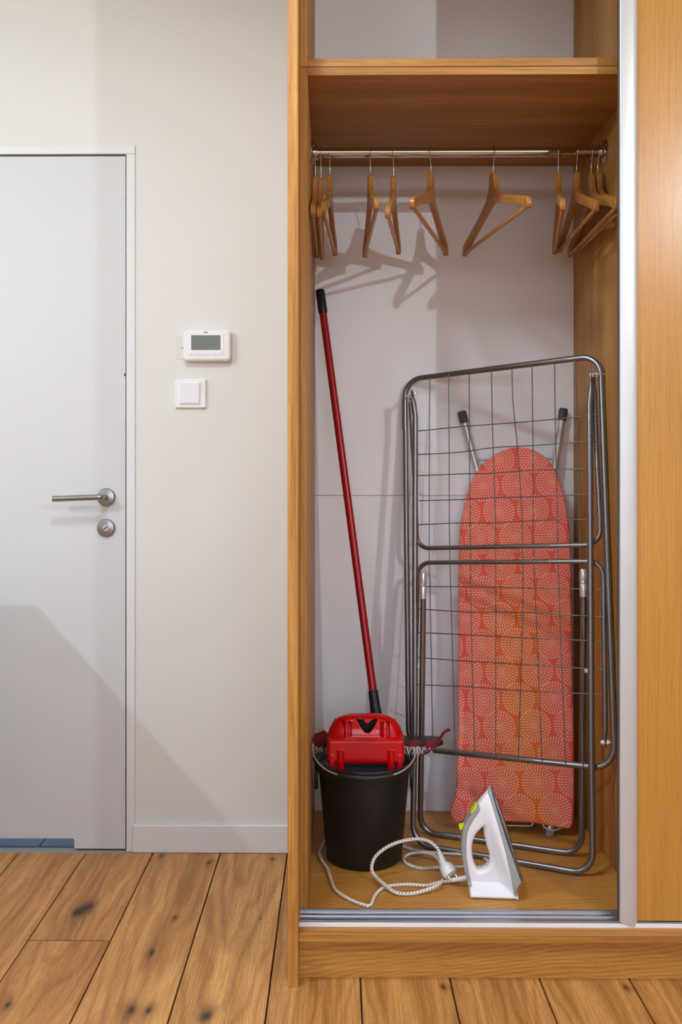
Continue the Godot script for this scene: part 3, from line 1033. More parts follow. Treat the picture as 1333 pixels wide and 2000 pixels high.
	for s in [[Vector3(0.6385, 1.3395, -2.4035), Vector3(0.6785, 1.341, -2.4015)], [Vector3(0.640, 0.4363, -2.3010), Vector3(0.6775, 0.438, -2.2880)], [Vector3(0.190, 1.306, -2.698), Vector3(0.213, 1.310, -2.59)]]:
		b = MB.new()
		tube(b, sh.call(s), 0.0022, 10)
		obj("rivet", b.mesh(), M.bracket, t)
	# the lines
	var lines := [
		[Vector3(0.2599, 1.3606, -2.6561), Vector3(0.2557, 1.1256, -2.6279), Vector3(0.2527, 0.8788, -2.5975), Vector3(0.2536, 0.7337, -2.5779), Vector3(0.2554, 0.3518, -2.5268)],
		[Vector3(0.3095, 1.3645, -2.6258), Vector3(0.3074, 1.1251, -2.5958), Vector3(0.3051, 0.8814, -2.5653), Vector3(0.3081, 0.6439, -2.5324), Vector3(0.3108, 0.3537, -2.4928)],
		[Vector3(0.3618, 1.3666, -2.5937), Vector3(0.3595, 1.1524, -2.5671), Vector3(0.3569, 0.8839, -2.5336), Vector3(0.3558, 0.6358, -2.5018), Vector3(0.3584, 0.3570, -2.4637)],
		[Vector3(0.4173, 1.3698, -2.5597), Vector3(0.4170, 1.1928, -2.5368), Vector3(0.4192, 0.9878, -2.5086), Vector3(0.4184, 0.8869, -2.4959), Vector3(0.4079, 0.3608, -2.4335)],
		[Vector3(0.4671, 1.3732, -2.5294), Vector3(0.4680, 1.2736, -2.5158), Vector3(0.4753, 1.1640, -2.4969), Vector3(0.4815, 1.0160, -2.4737), Vector3(0.4817, 0.8901, -2.4571), Vector3(0.4791, 0.7526, -2.4407), Vector3(0.4700, 0.5587, -2.4210), Vector3(0.4598, 0.3651, -2.4020)],
		[Vector3(0.5150, 1.3766, -2.5001), Vector3(0.5113, 1.1230, -2.4692), Vector3(0.5070, 0.8913, -2.4416), Vector3(0.5088, 0.7294, -2.4192), Vector3(0.5111, 0.5390, -2.3929), Vector3(0.5131, 0.3686, -2.3694)],
		[Vector3(0.5672, 1.3808, -2.4683), Vector3(0.5650, 1.2555, -2.4533), Vector3(0.5626, 0.9913, -2.4202), Vector3(0.5618, 0.8747, -2.4054), Vector3(0.5620, 0.6710, -2.3787), Vector3(0.5645, 0.3719, -2.3380)],
		[Vector3(0.6123, 1.3841, -2.4408), Vector3(0.6119, 1.2535, -2.4239), Vector3(0.6127, 1.1220, -2.4063), Vector3(0.6106, 0.8964, -2.3780), Vector3(0.6057, 0.6137, -2.3441), Vector3(0.6020, 0.3740, -2.3151)],
		[Vector3(0.2182, 1.2088, -2.6567), Vector3(0.3368, 1.2180, -2.5844), Vector3(0.4193, 1.2221, -2.5339), Vector3(0.5164, 1.2271, -2.4743), Vector3(0.6572, 1.2378, -2.3886)],
		[Vector3(0.2176, 1.1432, -2.6485), Vector3(0.3357, 1.1483, -2.5760), Vector3(0.4180, 1.1594, -2.5264), Vector3(0.5149, 1.1631, -2.4669), Vector3(0.6552, 1.1726, -2.3813)],
		[Vector3(0.2169, 1.0839, -2.6411), Vector3(0.3347, 1.0888, -2.5688), Vector3(0.4167, 1.0908, -2.5183), Vector3(0.5133, 1.0989, -2.4595), Vector3(0.6530, 1.1020, -2.3734)],
		[Vector3(0.2162, 1.0141, -2.6324), Vector3(0.3337, 1.0195, -2.5604), Vector3(0.4154, 1.0256, -2.5105), Vector3(0.5117, 1.0298, -2.4515), Vector3(0.6511, 1.0392, -2.3664)],
		[Vector3(0.2155, 0.9475, -2.6242), Vector3(0.3327, 0.9565, -2.5528), Vector3(0.4141, 0.9591, -2.5027), Vector3(0.5102, 0.9680, -2.4443), Vector3(0.6491, 0.9758, -2.3593)],
		[Vector3(0.2165, 0.7791, -2.6015), Vector3(0.3552, 0.7885, -2.5168), Vector3(0.4767, 0.7942, -2.4423), Vector3(0.6546, 0.8045, -2.3334)],
		[Vector3(0.2159, 0.7190, -2.5940), Vector3(0.3541, 0.7220, -2.5088), Vector3(0.4753, 0.7323, -2.4351), Vector3(0.6525, 0.7370, -2.3259)],
		[Vector3(0.2152, 0.6552, -2.5861), Vector3(0.3531, 0.6627, -2.5017), Vector3(0.4739, 0.6680, -2.4276), Vector3(0.6507, 0.6789, -2.3194)],
		[Vector3(0.2145, 0.5886, -2.5778), Vector3(0.3519, 0.5941, -2.4934), Vector3(0.4723, 0.6015, -2.4198), Vector3(0.6485, 0.6103, -2.3118)],
		[Vector3(0.2138, 0.5162, -2.5688), Vector3(0.3508, 0.5286, -2.4856), Vector3(0.4708, 0.5358, -2.4121), Vector3(0.6467, 0.5513, -2.3052)],
	]
	for ln in lines:
		b = MB.new()
		tube(b, smooth(sh.call(ln), 4), 0.0014, 7)
		obj("line", b.mesh(), M.tube_wire, t)

# ---------------------------------------------------------------- ironing board
func ironing_board() -> void:
	var at := Transform3D(Basis(Vector3(0.9932, 0.0, 0.1163), Vector3(0.0154, 0.9913, -0.1311), Vector3(-0.1153, 0.1320, 0.9845)).orthonormalized(), Vector3(0.4771, 0.1468, -2.5426))
	var t := thing("ironing_board", "upright ironing board in an orange red cover printed with dotted circles", "ironing board", at.origin)
	var loc := Transform3D(at.basis, Vector3.ZERO)
	var out := [Vector2(0.0179, 1.0261), Vector2(-0.0207, 1.0189), Vector2(-0.0566, 0.9984), Vector2(-0.0911, 0.9648), Vector2(-0.1142, 0.9223), Vector2(-0.1316, 0.8640), Vector2(-0.1432, 0.7987), Vector2(-0.1476, 0.7266), Vector2(-0.1492, 0.5558), Vector2(-0.1510, 0.2774), Vector2(-0.1540, 0.1410), Vector2(-0.1582, 0.0733), Vector2(-0.1693, 0.0460), Vector2(-0.1720, 0.0245), Vector2(-0.1652, 0.0034), Vector2(-0.1500, -0.0027), Vector2(-0.1308, 0.0062), Vector2(-0.0761, 0.0073), Vector2(-0.0271, 0.0068), Vector2(0.0420, 0.0071), Vector2(0.0809, 0.0023), Vector2(0.1384, -0.0044), Vector2(0.1479, 0.0013), Vector2(0.1535, 0.0173), Vector2(0.1571, 0.0729), Vector2(0.1589, 0.2600), Vector2(0.1576, 0.4232), Vector2(0.1595, 0.7015), Vector2(0.1556, 0.8007), Vector2(0.1458, 0.8794), Vector2(0.1299, 0.9370), Vector2(0.1108, 0.9776), Vector2(0.0857, 1.0039), Vector2(0.0534, 1.0215)]
	# smooth the outline, then fill it with a soft padded surface
	var ring := []
	var m := out.size()
	for i in m:
		for s in 3:
			ring.append((out[i] as Vector2).cubic_interpolate(out[(i + 1) % m], out[(i - 1 + m) % m], out[(i + 2) % m], s / 3.0))
	var b := MB.new()
	plate(b, ring, -0.016, 0.010, 0.008, 5, loc, true, Vector2(1.0 / 0.36, -1.0 / 1.09), Vector2(0.5, 1.06 / 1.09))
	obj("cover", b.mesh(), M.fabric, t)
	var o := -t.position
	# folded legs behind the board, capped ends up
	for s in [[Vector3(0.3558, 1.2640, -2.700), Vector3(0.3617, 1.2406, -2.6985), Vector3(0.45, 0.89, -2.668)], [Vector3(0.6459, 1.2726, -2.700), Vector3(0.6416, 1.2478, -2.6985), Vector3(0.575, 0.86, -2.664)]]:
		b = MB.new()
		tube(b, [s[1] + o, s[2] + o], 0.0100, 16)
		obj("leg", b.mesh(), M.board_metal, t)
		b = MB.new()
		var d: Vector3 = (s[0] - s[1]).normalized()
		lathe(b, [Vector2(0, -0.006), Vector2(0.0122, -0.006), Vector2(0.0128, 0.018), Vector2(0.0122, 0.026), Vector2(0.010, 0.0285), Vector2(0, 0.029)], 20, axis_to(d, s[1] + o), 0.8)
		obj("leg_cap", b.mesh(), M.rubber, t, "dark grey plastic end cap")
	b = MB.new()
	tube(b, [Vector3(0.385, 1.1296, -2.697) + o, Vector3(0.620, 1.1325, -2.697) + o], 0.0028, 8)
	obj("cross_wire", b.mesh(), M.board_metal, t)
	for s in [[Vector3(0.40, 1.115, -2.695), Vector3(0.415, 1.06, -2.684)], [Vector3(0.605, 1.115, -2.695), Vector3(0.600, 1.06, -2.684)]]:
		b = MB.new()
		tube(b, [s[0] + o, s[1] + o], 0.013, 12)
		obj("leg_bracket", b.mesh(), M.board_metal, t)
	# feet at the lower end
	b = MB.new()
	tube(b, rounded([Vector3(0.40, 0.165, -2.566) + o, Vector3(0.415, 0.1405, -2.553) + o, Vector3(0.524, 0.1405, -2.548) + o, Vector3(0.535, 0.165, -2.552) + o], 0.010, 4), 0.0022, 8)
	obj("rest_wire", b.mesh(), M.board_metal, t)
	b = MB.new()
	tube(b, rounded([Vector3(0.545, 0.175, -2.545) + o, Vector3(0.552, 0.1445, -2.526) + o, Vector3(0.575, 0.1400, -2.515) + o, Vector3(0.603, 0.1440, -2.528) + o, Vector3(0.607, 0.17, -2.543) + o], 0.010, 4), 0.0022, 8)
	obj("rest_wire", b.mesh(), M.board_metal, t)
	b = MB.new()
	tube(b, [Vector3(0.571, 0.20, -2.553) + o, Vector3(0.570, 0.140, -2.535) + o], 0.0095, 14)
	obj("foot", b.mesh(), M.board_metal, t)
	b = MB.new()
	lathe(b, [Vector2(0, 0.0), Vector2(0.0115, 0.0), Vector2(0.0125, 0.002), Vector2(0.0122, 0.022), Vector2(0.0, 0.022)], 18, Transform3D(Basis(), Vector3(0.5695, FLOOR_IN + 0.0005, -2.533) + o), 0.8)
	obj("foot_cap", b.mesh(), M.iron_grey, t)

# ---------------------------------------------------------------- bucket, wringer, mop
func bucket() -> void:
	var t := thing("bucket", "round black plastic mop bucket with a wire handle", "bucket", Vector3(0.0675, FLOOR_IN, -2.39))
	var b := MB.new()
	lathe(b, [Vector2(0, 0.0), Vector2(0.086, 0.0), Vector2(0.0925, 0.002), Vector2(0.0955, 0.006), Vector2(0.1145, 0.222), Vector2(0.1155, 0.230)], 64, Transform3D(), 0.7)
	lathe(b, [Vector2(0.112, 0.230), Vector2(0.093, 0.008), Vector2(0.0, 0.006)], 64)
	obj("body", b.mesh(), M.black, t)
	b = MB.new()
	lathe(b, [Vector2(0.1150, 0.226), Vector2(0.1215, 0.226), Vector2(0.1230, 0.229), Vector2(0.1245, 0.243), Vector2(0.1290, 0.246), Vector2(0.1300, 0.249), Vector2(0.1285, 0.252), Vector2(0.122, 0.2525), Vector2(0.113, 0.247), Vector2(0.110, 0.236), Vector2(0.0, 0.234)], 64, Transform3D(), 0.7)
	obj("rim", b.mesh(), M.black_soft, t)
	for s in [-1.0, 1.0]:
		b = MB.new()
		plate(b, [Vector2(-0.022, 0.0), Vector2(0.022, 0.0), Vector2(0.018, -0.055), Vector2(0.010, -0.066), Vector2(-0.010, -0.066), Vector2(-0.018, -0.055)], 0.0, 0.008, 0.002, 3, Transform3D(Basis(Vector3(0, 0, -s), Vector3.UP, Vector3(s, 0, 0)), Vector3(s * 0.1165, 0.240, 0)))
		obj("handle_ear", b.mesh(), M.black, t)
	# wire bail, folded down along the front of the rim, with a black grip
	var pts := []
	for k in 25:
		var an := PI * k / 24.0
		var sag := 0.016 * sin(an)
		pts.append(Vector3(-0.1300 * cos(an), 0.2585 - sag + 0.012 * pow(absf(cos(an)), 6.0), 0.1385 * sin(an)))
	b = MB.new()
	tube(b, [Vector3(-0.1290, 0.285, -0.004)] + pts + [Vector3(0.1290, 0.262, -0.004)], 0.0021, 8)
	obj("bail", b.mesh(), M.board_metal, t, "thin wire handle")
	b = MB.new()
	var grip := []
	for p in pts:
		if absf(p.x) < 0.077:
			grip.append(p)
	tube(b, grip, 0.0068, 14)
	obj("grip", b.mesh(), M.black_soft, t)

func wringer() -> void:
	var t := thing("mop_wringer", "glossy red plastic mop wringer sitting on the black bucket", "wringer", Vector3(0.0700, 0.357, -2.353))
	var cell := 0.0024
	var lo := Vector3(-0.104, -0.006, -0.056)
	var nx := 88
	var ny := 60
	var nz := 46
	var f := PackedFloat32Array()
	f.resize(nx * ny * nz)
	var cut := [Vector2(-0.0215, 0.1250), Vector2(-0.010, 0.1245), Vector2(-0.003, 0.1175), Vector2(0.004, 0.113), Vector2(0.012, 0.119), Vector2(0.0275, 0.1250), Vector2(0.0285, 0.1195), Vector2(0.0195, 0.106), Vector2(0.0115, 0.0955), Vector2(0.0050, 0.0925), Vector2(-0.0035, 0.0955), Vector2(-0.0130, 0.107), Vector2(-0.0200, 0.119)]
	var cutd := PackedFloat32Array()
	for j in ny:
		for i in nx:
			cutd.append(poly_dist(Vector2(lo.x + i * cell, lo.y + j * cell), cut))
	var q := 0
	for k in nz:
		var z := lo.z + k * cell
		for j in ny:
			var y := lo.y + j * cell
			for i in nx:
				var x := lo.x + i * cell
				var ax := absf(x)
				# domed hood: a super-ellipsoid
				var e := pow(pow(ax / 0.0955, 3.2) + pow(maxf(y - 0.060, 0.0) / 0.0725, 2.3) + pow(absf(z + 0.012) / 0.040, 2.4), 0.4) - 1.0
				var hood := maxf(e * 0.040, 0.040 - y)
				# upright band below it, standing a little proud
				var bd := Vector3(maxf(ax - 0.086, 0.0), maxf(absf(y - 0.048) - 0.022, 0.0), maxf(absf(z + 0.010) - 0.034, 0.0)).length() - 0.0095
				var s := smin(hood, bd, 0.006)
				# shallow grooves in the hood
				if y > 0.082:
					var gr := minf(absf(ax - 0.040), absf(ax - 0.055))
					s = maxf(s, -(Vector2(gr - 0.0022, maxf(e * 0.04 + 0.0022, -0.0022)).length() - 0.0022) if gr < 0.008 and y < 0.118 else s)
				# inside left hollow
				s = smax(s, -(s + 0.0055), 0.002)
				s = maxf(s, -cutd[j * nx + i] if z > -0.05 else s)
				# lower lip
				s = maxf(s, 0.0185 - y)
				# two pairs of feet with ribs up the front
				for g in [[0.062, 0.0085], [0.083, 0.0065]]:
					var leg := Vector3(maxf(absf(ax - g[0]) - g[1] + 0.003, 0.0), maxf(absf(y - 0.021) - 0.018, 0.0), maxf(absf(z - 0.012) - 0.020, 0.0)).length() - 0.003
					s = minf(s, leg)
				var rib := maxf(Vector2(ax - 0.062, z - 0.0325).length() - 0.0065, maxf(y - 0.052, 0.002 - y))
				s = smin(s, rib, 0.004)
				f[q] = s
				q += 1
	obj("hood", nets(f, nx, ny, nz, lo, cell).mesh(), M.red, t)
	obj("ledge", bx(Vector3(-0.025, 0.0745, 0.026), Vector3(0.026, 0.079, 0.0375), 0, 0.0018), M.red, t)
	obj("dark_backing", bx(Vector3(-0.080, 0.030, -0.046), Vector3(0.080, 0.112, -0.022), 0, 0.006), M.black, t, "black box added to darken the cutout")  # black box added behind the cutout to keep it dark
	obj("crossbar", bx(Vector3(-0.070, 0.004, -0.010), Vector3(0.070, 0.018, 0.012), 0, 0.002), M.black_soft, t, "black crossbar")

func mop() -> void:
	var base := Vector3(0.10, 0.40, -2.44)
	var t := thing("mop", "flat mop with a long red pole leaning against the wardrobe side", "mop", base)
	var o := -base
	var foot := Vector3(0.1040, 0.440, -2.455)
	var top := Vector3(-0.0490, 1.6080, -2.665)
	var ax := (top - foot).normalized()
	var ln := (top - foot).length()
	var x := axis_to(ax, foot + o)
	var b := MB.new()
	lathe(b, [Vector2(0.0105, 0.05), Vector2(0.0105, ln - 0.05)], 24, x)
	obj("pole", b.mesh(), M.pole, t, "long red pole")
	b = MB.new()
	lathe(b, [Vector2(0, ln), Vector2(0.0115, ln - 0.0005), Vector2(0.0128, ln - 0.003), Vector2(0.0132, ln - 0.060), Vector2(0.0120, ln - 0.070), Vector2(0.0106, ln - 0.0705)], 24, x, 0.8)
	obj("pole_grip", b.mesh(), M.black_soft, t, "black end grip")
	b = MB.new()
	lathe(b, [Vector2(0.0, 0.0), Vector2(0.0145, 0.0), Vector2(0.0150, 0.02), Vector2(0.0130, 0.055), Vector2(0.0128, 0.083), Vector2(0.0106, 0.085)], 24, x, 0.8)
	obj("pole_socket", b.mesh(), M.black_soft, t, "black socket")
	# mop plate: a long black board in two wings
	b = MB.new()
	var flat := Transform3D(Basis(Vector3(1, 0, 0), Vector3(0, 0.0, -1), Vector3(0, 1, 0)), Vector3(0, 0.392, -2.4375) + o)
	plate(b, [Vector2(0.10, -0.036), Vector2(0.247, -0.034), Vector2(0.272, -0.006), Vector2(0.268, 0.026), Vector2(0.245, 0.034), Vector2(0.10, 0.036)], 0.0, 0.013, 0.004, 3, flat)
	plate(b, [Vector2(-0.018, 0.034), Vector2(-0.045, 0.022), Vector2(-0.048, -0.015), Vector2(-0.030, -0.034), Vector2(0.098, -0.036), Vector2(0.098, 0.036)], 0.0, 0.013, 0.004, 3, flat)
	for s in [0.055, 0.125]:
		board(b, Vector3(s, 0.405, -2.462) + o, Vector3(s + 0.022, 0.440, -2.432) + o, 1, 0.003)
	obj("plate", b.mesh(), M.black_soft, t, "black folding mop plate")
	# cloth pockets at the ends
	b = MB.new()
	plate(b, [Vector2(-0.052, 0.036), Vector2(-0.058, 0.0), Vector2(-0.052, -0.036), Vector2(-0.020, -0.040), Vector2(-0.012, 0.0), Vector2(-0.022, 0.040)], 0.011, 0.024, 0.006, 3, Transform3D(flat.basis.rotated(Vector3.BACK, 0.32), flat.origin + Vector3(-0.004, 0.010, 0)))
	obj("cloth_pocket", b.mesh(), M.red_cloth, t, "dark red cloth pocket")
	b = MB.new()
	plate(b, [Vector2(0.178, -0.041), Vector2(0.196, -0.043), Vector2(0.214, -0.030), Vector2(0.212, -0.020), Vector2(0.190, -0.024)], 0.006, 0.018, 0.004, 3, flat)
	obj("cloth_pocket", b.mesh(), M.red_cloth, t, "dark red cloth pocket")
	b = MB.new()
	plate(b, [Vector2(0.222, -0.044), Vector2(0.246, -0.046), Vector2(0.252, -0.030), Vector2(0.240, -0.018), Vector2(0.222, -0.024)], 0.004, 0.0175, 0.004, 3, flat)
	obj("cloth_pocket", b.mesh(), M.red_cloth, t, "dark red cloth pocket")
	b = MB.new()
	var strap := smooth([Vector3(0.2270, 0.384, -2.392), Vector3(0.2400, 0.396, -2.392), Vector3(0.2510, 0.405, -2.394), Vector3(0.2585, 0.414, -2.398), Vector3(0.2640, 0.422, -2.400), Vector3(0.2700, 0.430, -2.402), Vector3(0.2780, 0.435, -2.404), Vector3(0.2870, 0.4385, -2.405)], 3)
	for i in strap.size() - 1:
		var a: Vector3 = strap[i] + o
		var c: Vector3 = strap[i + 1] + o
		var w := Vector3(0, 0, 0.011)
		var nn := (c - a).cross(w).normalized()
		for s in [-1.0, 1.0]:
			var sh: Vector3 = nn * 0.0011 * s
			b.face(a - w + sh, c - w + sh, c + w + sh, a + w + sh, nn * s, Vector2.ZERO, Vector2.ZERO, Vector2.ZERO, Vector2.ZERO)
			b.face(a + w * s - nn * 0.0011, c + w * s - nn * 0.0011, c + w * s + nn * 0.0011, a + w * s + nn * 0.0011, Vector3(0, 0, s), Vector2.ZERO, Vector2.ZERO, Vector2.ZERO, Vector2.ZERO)
	obj("strap", b.mesh(), M.red_cloth, t, "dark red strap end")
	# looped yarn fringe along the edges
	b = MB.new()
	var rng := RandomNumberGenerator.new()
	rng.seed = 7
	for i in 210:
		var left := i >= 140
		var px := rng.randf_range(-0.056, -0.014) if left else rng.randf_range(0.158, 0.236)
		var p0 := Vector3(px, 0.394 + rng.randf_range(-0.004, 0.004), -2.400 + rng.randf_range(-0.012, 0.004))
		if left:
			p0.y = 0.402 + (-0.014 - px) * -0.2 + rng.randf_range(-0.006, 0.008)
			p0.z += rng.randf_range(-0.03, 0.0)
		var d := Vector3(rng.randf_range(-0.5, 0.5), -0.75, rng.randf_range(0.2, 1.1)).normalized() * rng.randf_range(0.008, 0.018)
		var pick := rng.randf()
		b.tint = Color(0.62, 0.55, 0.53) if pick < 0.6 else (Color(0.30, 0.03, 0.05) if pick < 0.82 else Color(0.08, 0.06, 0.06))
		tube(b, [p0 + o, p0 + d * 0.6 + Vector3(0, 0.002, 0.003) + o, p0 + d + o, p0 + d + Vector3(rng.randf_range(-0.004, 0.004), -0.004, -0.003) + o], 0.0016, 5)
	var fr := obj("fringe", b.mesh(), M.thread, t, "pale and red looped yarn fringe")
	fr.set_meta("kind", "stuff")

# ---------------------------------------------------------------- iron
func iron_half(u: float, v: float) -> float:    # half thickness of the iron over its side view
	var tip := Vector2(-0.006, 0.246)
	var heel := Vector2(0.0605, 0.040)
	var d := heel - tip
	var ln := d.length()
	d /= ln
	var w := Vector2(u, v) - tip
	var along := clampf(w.dot(d) / ln, 0.0, 1.0)
	var away := absf(w.cross(d))
	var sole := 0.050 * pow(along, 0.58) + 0.001
	var grip := minf(0.017, sole)
	var s := smoothstep(0.018, 0.050, away)
	var r := lerpf(sole * (1.0 - 0.12 * s), grip, s)
	return maxf(r, 0.047 * smoothstep(0.040, 0.002, v))

func iron_part(poly: Array, hole: Array, grow: float, k: float, cell: float, flat := -1.0) -> ArrayMesh:
	var lo := Vector2(1e9, 1e9)
	var hi := -lo
	for p in poly:
		lo = lo.min(p)
		hi = hi.max(p)
	lo -= Vector2(3, 3) * cell
	hi += Vector2(3, 3) * cell
	var nx := int((hi.x - lo.x) / cell) + 1
	var ny := int((hi.y - lo.y) / cell) + 1
	var dd := PackedFloat32Array()
	var hh := PackedFloat32Array()
	var most := 0.0
	for j in ny:
		for i in nx:
			var p := Vector2(lo.x + i * cell, lo.y + j * cell)
			var d := poly_dist(p, poly)
			if hole:
				d = smax(d, -poly_dist(p, hole), 0.002)
			dd.append(d)
			var h := (flat if flat > 0.0 else iron_half(p.x, p.y)) + grow
			hh.append(h)
			if d < cell * 2:
				most = maxf(most, h)
	var nz := int(2.0 * (most + 3 * cell) / cell) + 2
	var z0 := -(most + 3 * cell)
	var f := PackedFloat32Array()
	f.resize(nx * ny * nz)
	var q := 0
	for kz in nz:
		var z := absf(z0 + kz * cell)
		for i in nx * ny:
			f[q] = smax(dd[i], (z - hh[i]) * 0.8, k)
			q += 1
	return nets(f, nx, ny, nz, Vector3(lo.x, lo.y, z0), cell).mesh()

